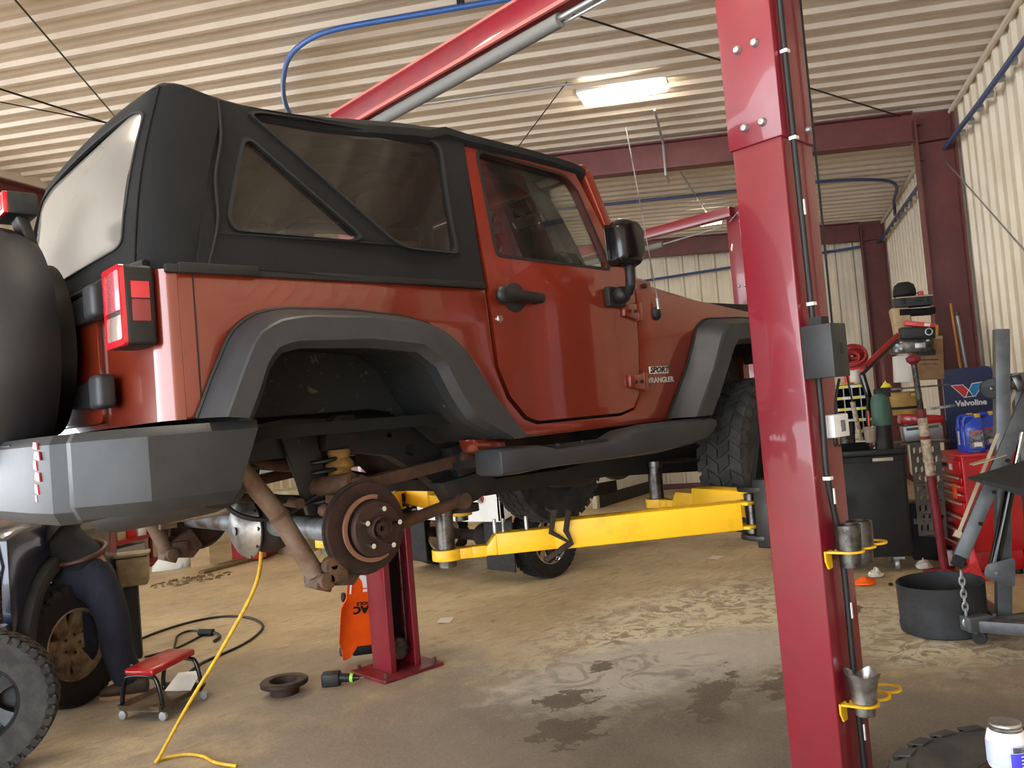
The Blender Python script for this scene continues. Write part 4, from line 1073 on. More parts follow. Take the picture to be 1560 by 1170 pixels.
# overhead beam, padded shut-off bar and its rod
ob = MB().bar((3.165, 1.70, 3.77), (3.165, 4.95, 3.77), .12, .15).build('overhead_beam', 'lift', lift, bevel=.006)
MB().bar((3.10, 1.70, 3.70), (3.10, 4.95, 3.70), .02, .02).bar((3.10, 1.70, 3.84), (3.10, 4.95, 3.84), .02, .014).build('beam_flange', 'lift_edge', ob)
MB().tube([(3.15, 2.80, 3.645), (3.15, 4.6, 3.645)], .038, 14).build('shutoff_bar', 'grey_bar', lift)
MB().tube([(3.15, 1.9, 3.655), (3.15, 2.86, 3.655)], .016, 10).tube([(3.18, 1.9, 3.64), (3.18, 2.86, 3.64)], .010, 8).build('shutoff_rod', 'galv', lift)

def carriage(P, od, z=1.05):
    x0, x1, y0, y1 = P; yi = y1 if od > 0 else y0
    c = MB().box(((x0 + x1) / 2, yi - od * .055, z + .42), (.13, .10, .92)).box(((x0 + x1) / 2, yi + od * .03, z + .13), (.22, .07, .28)).build('carriage', 'lift_dark', lift, bevel=.006)
    for zz in (z + .015, z + .215):
        MB().plate(roundpoly([(x0 + .0, yi + od * .01), (x1 - .0, yi + od * .01), (x1 - .03, yi + od * .17), (x0 + .03, yi + od * .17)], .06), [], lambda x, y: (x, y, zz), (0, 0, .022)).build('arm_ear', 'lift_dark', c, bevel=.004)
    MB().prism([(x0 + .02, z + .22), (x1 - .02, z + .22), (x1 - .02, z + .62), (x1 - .07, z + .62)], lambda x, zz: (x, yi + od * .06, zz), (0, od * .02, 0)).build('door_guard', 'interior', c, bevel=.006)
    return c
def arm(piv, pad, zt, top, stages, parent, pins=True, lock=True):
    """telescoping swing arm from the pivot to a pad ring with an adapter column"""
    a = Vector((piv[0], piv[1], zt)); b = Vector((pad[0], pad[1], zt)); d = (b - a).normalized(); s = Vector((-d.y, d.x, 0)); L = (b - a).length
    f = stages
    o = MB().bar(a + d * .06, a + d * L * f, .10, .115).box(a + d * .03 + Vector((0, 0, .05)), (.10, .10, .014)).box(a + d * .03 - Vector((0, 0, .05)), (.10, .10, .014)).build('swing_arm', 'yellow', parent, bevel=.006)
    MB().cyl(a + Vector((0, 0, -.085)), a + Vector((0, 0, .085)), .024, n=16).build('pivot_pin', 'dark_steel', o)
    z0 = Vector((0, 0, -.012))
    i1 = a + d * (L - .20)
    MB().bar(a + d * (L * f - .05) + z0, i1 + z0, .078, .085).loft([[i1 + z0 + s * x + Vector((0, 0, z)) for x, z in ((-.039, -.042), (.039, -.042), (.039, .042), (-.039, .042))], [i1 + d * .045 + z0 + s * x + Vector((0, 0, z)) for x, z in ((-.03, -.042), (.03, -.042), (.03, -.01), (-.03, -.01))]]).bar(i1 + d * .04 + Vector((0, 0, -.035)), b - d * .09 + Vector((0, 0, -.035)), .055, .045).build('arm_extension', 'yellow', o, bevel=.004)
    zr = zt - .035
    MB().lathe([(.037, -.022), (.060, -.022), (.060, .022), (.037, .022)], (b.x, b.y, zr), (0, 0, 1), 28, loop=True, caps=False).bar(b - d * .10 + Vector((0, 0, -.035)), b - d * .05 + Vector((0, 0, -.035)), .06, .042).build('pad_ring', 'yellow', o, bevel=.003)
    MB().lathe([(.001, -.05), (.036, -.05), (.036, top - zr - .03), (.040, top - zr - .028), (.040, top - zr), (.001, top - zr)], (b.x, b.y, zr), (0, 0, 1), 24).build('pad_column', 'dark_steel', o)
    if pins:
        for t in (.20, .235, .33): MB().cyl(a + d * (L - t) + Vector((0, 0, .03)), a + d * (L - t) + Vector((0, 0, .085)), .008, n=10).build('stop_pin', 'steel', o)
    if lock:
        g = a + d * L * f; s = s if s.y < 0 else -s
        for k in (0, 1):
            e = d * (-.06 * k)
            MB().tube([g + e + s * .07 + Vector((0, 0, .10)), g + e + d * .02 + s * .075 + Vector((0, 0, .02)), g + e + d * (.0 if k else -.05) + s * .07 + Vector((0, 0, -.03)), g + d * .05 + s * .07 + Vector((0, 0, -.09))], .012, 6).build('arm_lock', 'rust_dark', o)
        MB().bar(g + s * .075 + Vector((0, 0, .10)), g - s * .075 + Vector((0, 0, .10)), .025, .014).build('lock_bar', 'rust_dark', o)
    return o
c1 = carriage(NP, 1); c2 = carriage(FP, -1)
arm((3.12, 1.95), (2.075, 2.70), 1.168, 1.318, .66, lift)
arm((3.23, 1.96), (3.43, 2.68), 1.195, 1.37, .55, lift, pins=False, lock=False)
arm((3.20, 4.66), (2.075, 3.63), 1.168, 1.318, .66, lift)
arm((3.31, 4.66), (2.92, 3.64), 1.195, 1.37, .55, lift, pins=False, lock=False)
# conduit, clips, control box, power supply on the near post's outer face
y = 1.60
cd = MB().tube(smoothpath([(3.075, y - .02, 3.75), (3.08, y - .02, 2.7), (3.095, y - .018, 1.9), (3.09, y - .02, 1.55), (3.085, y - .018, 1.35), (3.12, y - .02, 1.15), (3.145, y - .02, 1.0), (3.15, y - .018, .55), (3.16, y - .02, .1)], 8), .012, 10).build('conduit', 'cable', lift)
for z, x in ((2.655, 3.083), (2.0, 3.095), (1.32, 3.089), (3.0, 3.079)):
    MB().box((x, y - .02, z), (.030, .030, .014)).build('conduit_clip', 'white', cd, bevel=.002)
for z, x in ((2.38, 3.088), (1.78, 3.094), (.80, 3.149), (.33, 3.156), (1.25, 3.10)): MB().box((x, y - .0335, z), (.009, .004, .06)).build('conduit_label', 'white', cd)
MB().tube(smoothpath([(3.262, y - .014, 3.7), (3.262, y - .014, 2.0), (3.24, y - .014, 1.9)], 6), .005, 6).build('control_wire', 'cable', lift)
MB().tube(smoothpath([(3.20, y - .05, 1.70), (3.215, y - .02, 1.62), (3.205, y - .02, 1.56)], 5), .006, 6).tube(smoothpath([(3.19, y - .02, 1.47), (3.20, y - .02, 1.44), (3.215, y - .02, 1.435), (3.225, y - .02, 1.45), (3.225, y - .02, 1.48)], 5), .003, 6).tube(smoothpath([(3.165, y - .02, 1.47), (3.17, y - .02, 1.44), (3.185, y - .02, 1.44), (3.19, y - .02, 1.48)], 5), .003, 6).build('control_wire', 'cable', lift)
cb = MB().box((3.095, 1.545, 1.81), (.125, .125, .205)).build('control_box', 'plastic', lift, bevel=.004)
MB().box((3.105, 1.4815, 1.815), (.018, .004, .042)).build('box_slot', 'black_ink', cb)
MB().box((3.10, 1.56, 1.93), (.06, .05, .03)).build('box_gland', 'black', cb)
wb = MB().box((3.19, 1.575, 1.517), (.125, .045, .09)).build('wall_switch', 'white', lift, bevel=.005)
MB().box((3.20, 1.5515, 1.515), (.035, .002, .045)).build('switch_label', 'label_grey', wb)

def rack(z):
    """yellow bracket with three rings for lift adapters"""
    t = lift; y0 = 1.60; cs = [(3.115, 1.535), (3.215, 1.535), (3.315, 1.535)]
    out = [(3.045, y0)]
    for cx, cy in cs:
        out += [(cx + .055 * math.cos(a), cy + .055 * math.sin(a)) for a in [R(205 + 13 * k) for k in range(12)]]
    for cx, cy in reversed(cs):
        out += [(cx + .055 * math.cos(a), cy + .055 * math.sin(a)) for a in [R(30 + 12 * k) for k in range(10)]]
    out += [(3.075, y0)]
    holes = [[(cx + .044 * math.cos(a), cy + .044 * math.sin(a)) for a in [2 * PI * k / 24 for k in range(24)]] for cx, cy in cs]
    MB().plate(out, holes, lambda x, yy: (x, yy, z), (0, 0, .008)).prism([(3.042, z + .008), (3.09, z + .008), (3.09, z - .06), (3.06, z - .062), (3.042, z - .03)], lambda x, zz: (x, 1.602, zz), (0, -.007, 0)).build('adapter_rack', 'yellow', t)
    return cs
cs = rack(1.035); cs2 = rack(.455)
def adapter(c, z, label):
    o = MB().lathe([(.030, -.07), (.041, -.07), (.041, -.004), (.047, -.004), (.048, .09), (.040, .09), (.039, .0), (.030, -.02)], (c[0], c[1], z + .014), (0, 0, 1), 32, loop=True, caps=False).build('lift_adapter', 'dark_steel', None)
    tag(o, label, 'lift adapter', 'steel lift adapters in the yellow rack')
adapter(cs[0], 1.035, 'round steel lift adapter in the upper yellow rack, nearest the post corner')
adapter(cs[1], 1.035, 'round steel lift adapter in the upper yellow rack, behind the front one')
n = 40; rings = []
for h, k, r in ((-.05, 0, .036), (-.002, 0, .040), (.0, .0, .046), (.03, .1, .046), (.075, .45, .054), (.105, 1.0, .062)):
    rings.append([Vector((cs2[0][0], cs2[0][1], .455 + .011 + h + (.012 * k * (1 if math.cos(4 * a) > 0 else -.6) * abs(math.cos(4 * a))))) + Vector((math.cos(a), math.sin(a), 0)) * r * (1 + k * .16 * math.cos(4 * a)) for a in [2 * PI * j / n for j in range(n)]])
inner = [[c + (Vector((cs2[0][0], cs2[0][1], c.z)) - c).normalized() * .006 for c in r] for r in rings]
o = MB().loft(rings + list(reversed(inner)), caps=False).build('lift_adapter', 'steel'); tag(o, 'bright four-lobed steel lift adapter alone in the lower yellow rack', 'lift adapter')

# ================================================================== SECOND LIFT IN THE BACK BAY
l2 = thing('two_post_lift', 'distant crimson lift with sloping overhead beam in the back bay', 'lift', (8.05, 6.5, 0))
for y0, od in ((4.80, 1), (7.95, -1)):
    P = (8.09, 8.31, y0, y0 + .21)
    p = MB().prism(channel(*P, od), lambda x, yy: (x, yy, 0.0), (0, 0, 3.0)).prism(channel(P[0] - .01, P[1] + .01, P[2] - .01, P[3] + .01, od), lambda x, yy: (x, yy, 2.5), (0, 0, 1.22)).build('post', 'lift', l2, bevel=.006)
    for z in (2.55, 2.85):
        for f in (.3, .65): MB().ball((8.076, y0 + .21 * f, z), (.012, .016, .016), 10, 6).build('post_bolt', 'galv', p)
ob = MB().bar((8.03, 4.9, 3.66), (8.03, 8.1, 3.66), .12, .11).build('overhead_beam', 'lift', l2, bevel=.006)
MB().tube([(8.03, 5.85, 3.50), (8.03, 7.7, 3.50)], .036, 10).build('shutoff_bar', 'grey_bar', l2)
MB().tube([(8.03, 5.05, 3.53), (8.03, 5.9, 3.50)], .010, 8).tube([(8.03, 4.95, 3.56), (8.03, 4.7, 3.74), (8.2, 4.3, 3.9)], .006, 6).build('shutoff_rod', 'galv', l2)

# ================================================================== UNDER AND BEHIND THE CAR, LEFT SIDE
# air hose hanging from the axle to the floor
pts = [(1.52, 3.16, 1.36), (1.50, 3.12, 1.30), (1.66, 3.55, 1.02), (1.64, 3.9, .70), (1.60, 4.3, .35), (1.55, 4.58, .06), (1.56, 4.66, .014), (1.62, 4.66, .012), (1.70, 4.61, .012), (1.745, 4.50, .012), (1.75, 4.36, .012), (1.80, 4.22, .012)]
o = MB().tube(smoothpath(pts, 8), .0088, 10).build('air_hose', 'hose_yellow'); tag(o, 'yellow air hose hanging from the rear axle down onto the floor', 'hose')
# black cable loops
pts = [(2.30, 7.42, .01), (2.5, 7.652, .01), (2.82, 7.82, .01), (3.13, 7.86, .01), (3.33, 7.72, .01), (3.40, 7.42, .01), (3.33, 7.05, .01), (3.15, 6.78, .01), (2.93, 6.58, .01), (2.7, 6.45, .01), (2.5, 6.35, .01), (2.35, 6.2, .01)]
o = MB().tube(smoothpath(pts, 8), .011, 8).build('power_cable', 'cable'); tag(o, 'long black cable making the wide loop on the floor beside the mechanic', 'cable')
pts = [(2.2, 6.75, .008), (2.45, 6.85, .008), (2.60, 7.15, .008), (2.74, 7.45, .008), (2.88, 7.52, .008), (2.90, 7.30, .008), (2.72, 7.12, .01), (2.52, 7.0, .008), (2.3, 6.98, .008)]
o = MB().tube(smoothpath(pts, 8), .0095, 8).build('power_cable', 'cable'); tag(o, 'short black cable curled in a small loop behind the red stool seat', 'cable')
o = MB().cyl((2.86, 7.28, .03), (2.93, 7.16, .03), .028, n=12).tube(smoothpath([(2.93, 7.16, .03), (2.92, 7.0, .02), (2.83, 6.9, .015)], 5), .014, 8).build('cable_plug', 'black')
tag(o, 'black plug lying in the cable loop left of the yellow hose', 'plug')

# brake rotor lying on the floor
o = thing('brake_rotor', 'loose brake rotor lying hat-down on the concrete floor', 'brake rotor', (2.535, 5.12, 0))
c = (2.535, 5.12, 0)
MB().lathe([(.085, .001), (.092, .004), (.096, .055), (.15, .060), (.152, .066), (.152, .082), (.148, .088), (.092, .088), (.086, .080), (.080, .012), (.03, .012), (.028, .001)], c, (0, 0, 1), 48, loop=True, caps=False).build('disc', 'rotor', o)
MB().lathe([(.094, .0895), (.146, .0895)], c, (0, 0, 1), 48, caps=False).build('brake_face', 'dark_steel', o, label='worn grey braking face')

# orange creeper leaning on the far post
cr = thing('mechanics_creeper', 'orange plastic mechanic\'s creeper standing on end against the far lift post', 'creeper', (3.22, 5.22, 0))
up = Vector((.0, -.24, .97)).normalized(); wd = Vector((.93, .0, .0)).normalized() * 1.0
wd = Vector((.95, -.30, 0)); wd = (wd - up * wd.dot(up)).normalized(); nr = wd.cross(up).normalized()
if nr.x > 0: nr = -nr
base = Vector((3.115, 5.34, .035))
def CP(u, v, h=0): return base + wd * u + up * v + nr * h
prof = [(-.02, .0), (.05, .02), (.06, .14), (.42, .14), (.44, .02), (.50, .0), (.52, .16), (.55, .22), (.55, .62), (.50, .70), (.50, 1.0), (.44, 1.04), (.04, 1.04), (-.02, 1.0), (-.02, .70), (-.07, .62), (-.07, .22), (-.04, .16)]
prof = [(u * .86, v * .66) for u, v in prof]
pr = roundpoly(prof, .02)
dh = lambda u, v: .014 + .045 * min(1, abs(u - .20) / .26) ** 5
dk = disc(pr, lambda u, v: CP(u, v, dh(u, v)), 0, 10); bk = disc(pr, lambda u, v: CP(u, v, dh(u, v) - .018), 0, 10)
dk.add(bk.v, bk.f); dk.loft([[CP(u, v, dh(u, v)) for u, v in pr], [CP(u, v, dh(u, v) - .018) for u, v in pr]], caps=False)
dk.build('deck', 'orange', cr, ang=45)
MB().box(CP(.21, .05, -.005), (.30, .03, .07), Matrix((wd, nr, up)).transposed()).build('foot_bar', 'black', cr, bevel=.01)
for u, v in ((-.005, .03), (-.015, .44), (.41, .03)):
    MB().cyl(CP(u, v, -.02), CP(u, v, -.05), .012, n=10).lathe([(.03, -.012), (.034, -.006), (.034, .006), (.03, .012)], CP(u, v, -.06), wd, 18).build('castor', 'black', cr)
text('creeper_letters', 'MAC', .075, axes(CP(.125, .37, .0175), -wd, -up), 'black_ink', cr, .0008, 1.15, 0, .004)
text('creeper_letters', 'TOOLS', .034, axes(CP(.125, .415, .0175), -wd, -up), 'black_ink', cr, .0008, 1.2, 0, .0015)
MB().prism([(.10, .50), (.15, .50), (.15, .52), (.10, .52)], lambda u, v: CP(u, v, .0185), nr * .001).prism([(.10, .53), (.15, .53), (.14, .59), (.11, .62), (.06, .64), (.06, .62), (.09, .58)], lambda u, v: CP(u, v, .0185), nr * .001).build('white_sticker', 'white', cr)
MB().prism([(.00, .50), (.012, .50), (.012, .60), (.00, .60)], lambda u, v: CP(u, v, .034), nr * .001).build('edge_label', 'white', cr)
# cordless tool
tl = thing('cordless_tool', 'small black air tool with lime ring lying before the orange creeper', 'tool', (2.83, 4.93, 0))
MB().box((2.80, 4.985, .045), (.12, .09, .085), rotm(0, 0, -.7)).cyl((2.80, 4.985, .055), (2.885, 4.885, .045), .032, .026, 16).build('housing', 'black', tl, bevel=.012, seg=3)
MB().cyl((2.884, 4.886, .045), (2.897, 4.870, .044), .030, n=16).build('ring', 'lime', tl)
MB().cyl((2.897, 4.870, .044), (2.92, 4.843, .042), .024, .012, 16).cyl((2.92, 4.843, .042), (2.945, 4.815, .042), .005, n=8).build('nose', 'dark_steel', tl)

# rolling seat
st = thing('rolling_seat', 'red padded roller seat with black tube frame and parts tray', 'stool', (1.90, 5.56, 0))
U = Vector((.49, -.87, 0)); V = Vector((.87, .49, 0)); O = Vector((1.665, 5.575, 0))
def SP(u, v, z): return O + U * u + V * v + Vector((0, 0, z))
rm3 = Matrix((U, V, Vector((0, 0, 1)))).transposed()
MB().plate(roundpoly([(-.0, .0), (.30, .0), (.30, .42), (.0, .42)], .03), [], lambda u, v: SP(u, v, .058), (0, 0, .005)).loft([[SP(u, v, z) for u, v, z in ((.005, .005, .062), (.295, .005, .062), (.295, .415, .062), (.005, .415, .062))], [SP(u, v, z) for u, v, z in ((-.01, -.01, .095), (.31, -.01, .095), (.31, .43, .095), (-.01, .43, .095))]], caps=False).build('parts_tray', 'tray', st)
for v in (.03, .39):
    MB().tube(smoothpath([SP(.02, v, .06), SP(.0, v, .10), SP(.03, v, .235), SP(.08, v, .262), (SP(.22, v, .262)), SP(.27, v, .235), SP(.30, v, .10), SP(.28, v, .06)], 6), .014, 10).build('tube_frame', 'gloss_black', st)
sd = MB().box(SP(.15, .21, .295), (.22, .40, .045), rm3 @ rotm(.04, 0, 0)).build('seat_pad', 'seat_red', st, bevel=.018, seg=3)
for u, v in ((.06, .06), (.06, .36)): MB().lathe([(.001, .004), (.008, .003), (.009, 0)], SP(u, v, .319), (0, 0, 1), 10).build('seat_button', 'galv', sd)
for u, v in ((.0, .02), (.30, .02), (.0, .40), (.30, .40)):
    MB().cyl(SP(u, v, .055), SP(u, v, .04), .012, n=10).lathe([(.012, -.012), (.026, -.010), (.028, 0), (.026, .010), (.012, .012)], SP(u + .01, v, .028), V, 18).build('castor', 'galv', st)
o = MB().add([SP(.05, .34, .0655), SP(.24, .36, .0655), SP(.22, .50, .15), SP(.05, .48, .14), SP(.05, .34, .0675), SP(.24, .36, .0675), SP(.22, .50, .152), SP(.05, .48, .142)], [(0, 1, 2, 3), (7, 6, 5, 4), (0, 4, 5, 1), (1, 5, 6, 2), (2, 6, 7, 3), (3, 7, 4, 0)]).build('paper_sheet', 'paper')
tag(o, 'white paper sheet lying in the tray under the red roller seat', 'paper')

# ---- mechanic
def skinned(name, nodes, edges, m, parent, sub=2, root=0):
    me = bpy.data.meshes.new(name); me.from_pydata([Vector(n[0]) - ORG.get(parent.name, Vector()) for n in nodes], edges, [])
    ob = bpy.data.objects.new(name, me); COL.objects.link(ob)
    sk = ob.modifiers.new('skin', 'SKIN'); sk.branch_smoothing = .5; sk.use_smooth_shade = True
    if not me.skin_vertices: pass
    for i, n in enumerate(nodes):
        sv = me.skin_vertices[0].data[i]; r = n[1]; sv.radius = (r, r) if isinstance(r, (int, float)) else r; sv.use_root = (i == root)
    sb = ob.modifiers.new('sub', 'SUBSURF'); sb.levels = sub; sb.render_levels = sub
    bpy.context.view_layer.update()
    dg = bpy.context.evaluated_depsgraph_get()
    me2 = bpy.data.meshes.new_from_object(ob.evaluated_get(dg)); me2.name = name
    ob.modifiers.clear(); ob.data = me2; bpy.data.meshes.remove(me)
    me2.materials.clear(); me2.materials.append(M[m])
    for p in me2.polygons: p.use_smooth = True
    ob.parent = parent; ORG[ob.name] = ORG.get(parent.name, Vector()).copy()
    return ob
pz = thing('person', 'person in black shirt, brown belt and navy trousers bending into the dark truck', 'person', (1.80, 6.16, 0))
H = Vector((1.70, 6.20, .93)); bend = Vector((-.50, .35, .55)).normalized(); sdv = Vector((.62, -.78, 0)).normalized()
fR = Vector((1.90, 6.02, .08)); fL = Vector((1.68, 6.32, .08)); hR = H + sdv * .10 + Vector((0, 0, -.03)); hL = H - sdv * .10 + Vector((0, 0, -.03))
kR = Vector((1.80, 6.05, .50)); kL = Vector((1.70, 6.33, .50))
ch = H + bend * .36; sh = H + bend * .52; nk = H + bend * .62; hd = H + bend * .76 + Vector((-.04, .03, -.02))
sR = sh + sdv * .19; sL = sh - sdv * .19
eR = sR + Vector((-.16, .20, -.14)); eL = sL + Vector((-.20, .14, -.12)); wR = eR + Vector((-.20, .10, -.08)); wL = eL + Vector((-.20, .10, -.06))
nodes = [(H, (.14, .12)), (H + bend * .2, (.13, .11)), (ch, (.15, .12)), (sh, (.12, .10)), (nk, .058), (hd, .09), (hR, .10), (kR, .062), (fR, .045), (hL, .10), (kL, .062), (fL, .045), (sR, .06), (eR, .045), (wR, .034), (sL, .06), (eL, .045), (wL, .034), (hd + bend * .09, .085)]
edges = [(0, 1), (1, 2), (2, 3), (3, 4), (4, 5), (5, 18), (0, 6), (6, 7), (7, 8), (0, 9), (9, 10), (10, 11), (3, 12), (12, 13), (13, 14), (3, 15), (15, 16), (16, 17)]
fdir = Vector((-.75, .62, -.2)).normalized()
for w, off in ((14, wR), (17, wL)):     # palms and five fingers each
    pi = len(nodes); pd = Vector((-.85, .45, -.25)).normalized(); ps = pd.cross(Vector((0, 0, 1))).normalized()
    nodes.append((off + pd * .06, (.030, .018))); edges.append((w, pi))
    for k, (sx, l) in enumerate(((-.03, .07), (-.01, .08), (.01, .075), (.03, .06))):
        a = off + pd * .095 + ps * sx; nodes.append((a, .009)); edges.append((pi, len(nodes) - 1))
        nodes.append((a + pd * l * .5 + Vector((0, 0, -.012)), .008)); edges.append((len(nodes) - 2, len(nodes) - 1))
        nodes.append((a + pd * l * .85 + Vector((0, 0, -.035)), .007)); edges.append((len(nodes) - 2, len(nodes) - 1))
    nodes.append((off + pd * .05 - ps * .04, .010)); edges.append((pi, len(nodes) - 1)); nodes.append((off + pd * .09 - ps * .06 + Vector((0, 0, -.01)), .008)); edges.append((len(nodes) - 2, len(nodes) - 1))
skinned('body', nodes, edges, 'skin', pz)
MB().ball(hd + bend * .07 + Vector((.02, -.02, .03)), (.10, .10, .11), 18, 12).build('hair', 'hair', pz)
# trousers: hips to ankles
skinned('trousers', [(H + bend * .17, (.185, .155)), (H + Vector((0, 0, -.05)), (.20, .17)), (H + sdv * .10 + Vector((.015, -.015, -.18)), .145), (kR + Vector((.01, 0, .03)), .112), (kR + Vector((.02, 0, -.2)), .105), (fR + Vector((-.01, .01, .0)), .10), (H - sdv * .09 + Vector((0, 0, -.18)), .145), (kL + Vector((0, 0, .03)), .112), (kL + Vector((0, 0, -.2)), .105), (fL, .10)], [(0, 1), (1, 2), (2, 3), (3, 4), (4, 5), (1, 6), (6, 7), (7, 8), (8, 9)], 'navy', pz, root=1)
skinned('shirt', [(H - bend * .06, (.15, .13)), (H + bend * .10, (.175, .145)), (H + bend * .22, (.225, .185)), (ch, (.25, .20)), (sh, (.18, .15)), (sR, .085), (eR, .062), (wR, .046), (sL, .085), (eL, .062), (wL, .046), (H + bend * .58, .075)], [(0, 1), (1, 2), (2, 3), (3, 4), (4, 5), (5, 6), (6, 7), (4, 8), (8, 9), (9, 10), (4, 11)], 'shirt', pz, root=1)
bx_, by_, bz_ = sdv, bend.cross(sdv).normalized(), bend
MB().tube([H + bend * .085 + bx_ * .200 * math.cos(t) + by_ * .170 * math.sin(t) for t in [2 * PI * k / 36 for k in range(36)]], .019, 8, closed=True).build('belt', 'belt', pz)
for f, dr in ((fR, Vector((-.62, .45, 0))), (fL, Vector((-.8, .3, 0)))):
    d = dr.normalized(); s = Vector((-d.y, d.x, 0))
    ring = []
    for t, w, z in ((-.09, .038, .09), (-.05, .048, .13), (.03, .05, .11), (.12, .052, .075), (.19, .04, .055), (.215, .02, .035)):
        c = Vector((f.x, f.y, 0)) + d * t
        ring.append([c + s * w * math.cos(a) + Vector((0, 0, .022 + max(0, z * (.5 + .5 * math.sin(a))))) for a in [2 * PI * k / 14 for k in range(14)]])
    b = MB().loft(ring).build('boot', 'boot', pz)
    MB().plate(roundpoly([tuple(p) for p in [(-.10, -.045), (.14, -.055), (.225, -.02), (.225, .02), (.14, .055), (-.10, .045)]], .03), [], lambda u, v: Vector((f.x, f.y, .002)) + d * u + s * v, (0, 0, .024)).build('boot_sole', 'card', b)

# ---- dark truck the mechanic works on: nose towards the viewer, front wheel turned out
tk = thing('truck', 'dark blue pickup truck being worked on at the left edge, front wheel turned out', 'truck', (1.2, 7.2, 0))
h = Vector((-.60, -.80, 0)).normalized(); lf = Vector((-h.y, h.x, 0))   # lf = its left side (towards the right of the picture)
OW = Vector((1.56, 6.22, .40))
def TP(f, s, z): return Vector((OW.x, OW.y, 0)) + h * f + lf * s + Vector((0, 0, z))
fo = [(.66, .62), (.66, 1.18), (.45, 1.22), (-.8, 1.25), (-1.05, 1.25), (-1.05, .55), (-.62, .50)] + [(.62 * math.cos(t) * -1, .42 + .60 * math.sin(t)) for t in [PI * k / 14 for k in range(1, 14)]] + [(.62, .5)]
MB().prism(fo, lambda f, z: TP(f, -.02, z), -lf * .05).build('fender', 'truck', tk, bevel=.012)
MB().prism(fo, lambda f, z: TP(f, -1.62, z), -lf * .05).build('fender', 'truck', tk, bevel=.012)
a_ = [TP(-.60 * math.cos(t), .0, .42 + .58 * math.sin(t)) for t in [PI * k / 20 for k in range(21)]]
ctr = TP(0, 0, .42)
MB().loft([[p - lf * .05, p + lf * .03, p + (ctr - p).normalized() * .085 + lf * .035, p + (ctr - p).normalized() * .09 - lf * .08] for p in a_], closed=True).build('wheel_arch_flare', 'mud', tk, bevel=.004)
MB().prism([(f, z) for f, z in [(-.62, .45)] + [(-.62 * math.cos(t), .45 + .58 * math.sin(t)) for t in [PI * k / 14 for k in range(1, 14)]] + [(.62, .45)]], lambda f, z: TP(f, -.55, z), -lf * .03).build('inner_arch', 'interior', tk)
MB().loft([[TP(.64, -.05, 1.18), TP(.64, -1.62, 1.18), TP(-.5, -1.62, 1.27), TP(-.5, -.05, 1.27)], [TP(.58, -.15, 1.23), TP(.58, -1.5, 1.23), TP(-.5, -1.5, 1.34), TP(-.5, -.15, 1.34)]]).build('bonnet', 'truck', tk, bevel=.02)
MB().loft([[TP(-.5, -.05, 1.25), TP(-.5, -1.62, 1.25), TP(-1.05, -1.62, 1.25), TP(-1.05, -.05, 1.25)], [TP(-.8, -.2, 1.72), TP(-.8, -1.45, 1.72), TP(-1.05, -1.45, 1.72), TP(-1.05, -.2, 1.72)]]).build('cab', 'truck', tk, bevel=.03)
gr = MB().prism([(-.10, .80), (-.10, 1.17), (-1.5, 1.17), (-1.5, .80)], lambda s, z: TP(.68, s, z), -h * .06).build('grille', 'black', tk, bevel=.01)
for k in range(6): MB().box(TP(.695, -.80, .83 + k * .055), (1.36, .02, .022), Matrix((lf, h, Vector((0, 0, 1)))).transposed()).build('grille_bar', 'dark_steel', gr)
MB().tube([TP(.70, -.11, 1.16), TP(.70, -.07, 1.03), TP(.70, -.16, .82), TP(.70, -.9, .80)], .018, 8).tube([TP(.70, -.11, 1.16), TP(.70, -1.45, 1.18)], .018, 8).tube([TP(.70, -.13, .96), TP(.70, -1.45, .99)], .012, 8).build('grille_trim', 'chrome', gr)
MB().box(TP(.705, -.26, 1.09), (.20, .03, .09), Matrix((lf, h, Vector((0, 0, 1)))).transposed()).build('headlamp', 'clear_lens', tk, bevel=.012)
MB().box(TP(.76, -.83, .60), (1.65, .16, .22), Matrix((lf, h, Vector((0, 0, 1)))).transposed()).build('front_bumper', 'truck', tk, bevel=.03)
ax = Vector((.46, -.89, 0)).normalized()
make_wheel(tk, OW + ax * -.02, ax, .40, .25, .235, 'alloy', 'rubber', 6, 40, sw=1.7)
make_wheel(tk, TP(0, -1.66, .40), -ax, .40, .25, .235, 'alloy', 'rubber', 6, 24)
hel = [TP(.10 + .07 * math.cos(t), -.40 + .07 * math.sin(t), .50 + t * .0105) for t in [k * PI / 6 for k in range(60)]]
MB().tube(hel, .014, 8).build('coil_spring', 'alloy', tk)
MB().tube([TP(0, -.1, .40), TP(0, -1.6, .40)], .05, 12).build('front_axle', 'rust_dark', tk)
# wheel taken off, leaning at the lower left corner
wl = thing('wheel', 'loose grey alloy wheel with chunky tyre standing at the lower left corner', 'wheel', (.91, 5.36, 0))
make_wheel(wl, (.91, 5.36, .37), Vector((-.33, -.93, .10)), .37, .24, .20, 'alloy_dark', 'rubber_grey', 5, 40)
# tan bin behind the mechanic
def pix(x, y, D): return Vector((0, 0, CAMZ)) + (_f + _cr * ((x - 780) / FPX) - _cu * ((y - 585) / FPX)) * D
q = pix(203, 866, 6.7)
t = thing('storage_tub', 'tan plastic tub on a black stand just behind the bending person', 'tub', (q.x, q.y, 0))
rz = rotm(0, 0, -.4)
MB().loft([[Vector((q.x, q.y, q.z + z)) + rz @ Vector((x * w, y * w, 0)) for x, y in ((-.12, -.11), (.12, -.11), (.12, .11), (-.12, .11))] for z, w in ((-.13, .9), (.10, 1.0))]).build('tub_body', 'tan', t, bevel=.025, seg=3)
MB().box((q.x, q.y, q.z + .115), (.26, .24, .025), rz).build('tub_lid', 'tan', t, bevel=.008)
MB().box((q.x - .03, q.y, (q.z - .13) / 2), (.11, .12, q.z - .13), rz).build('tub_stand', 'black', t, bevel=.01)

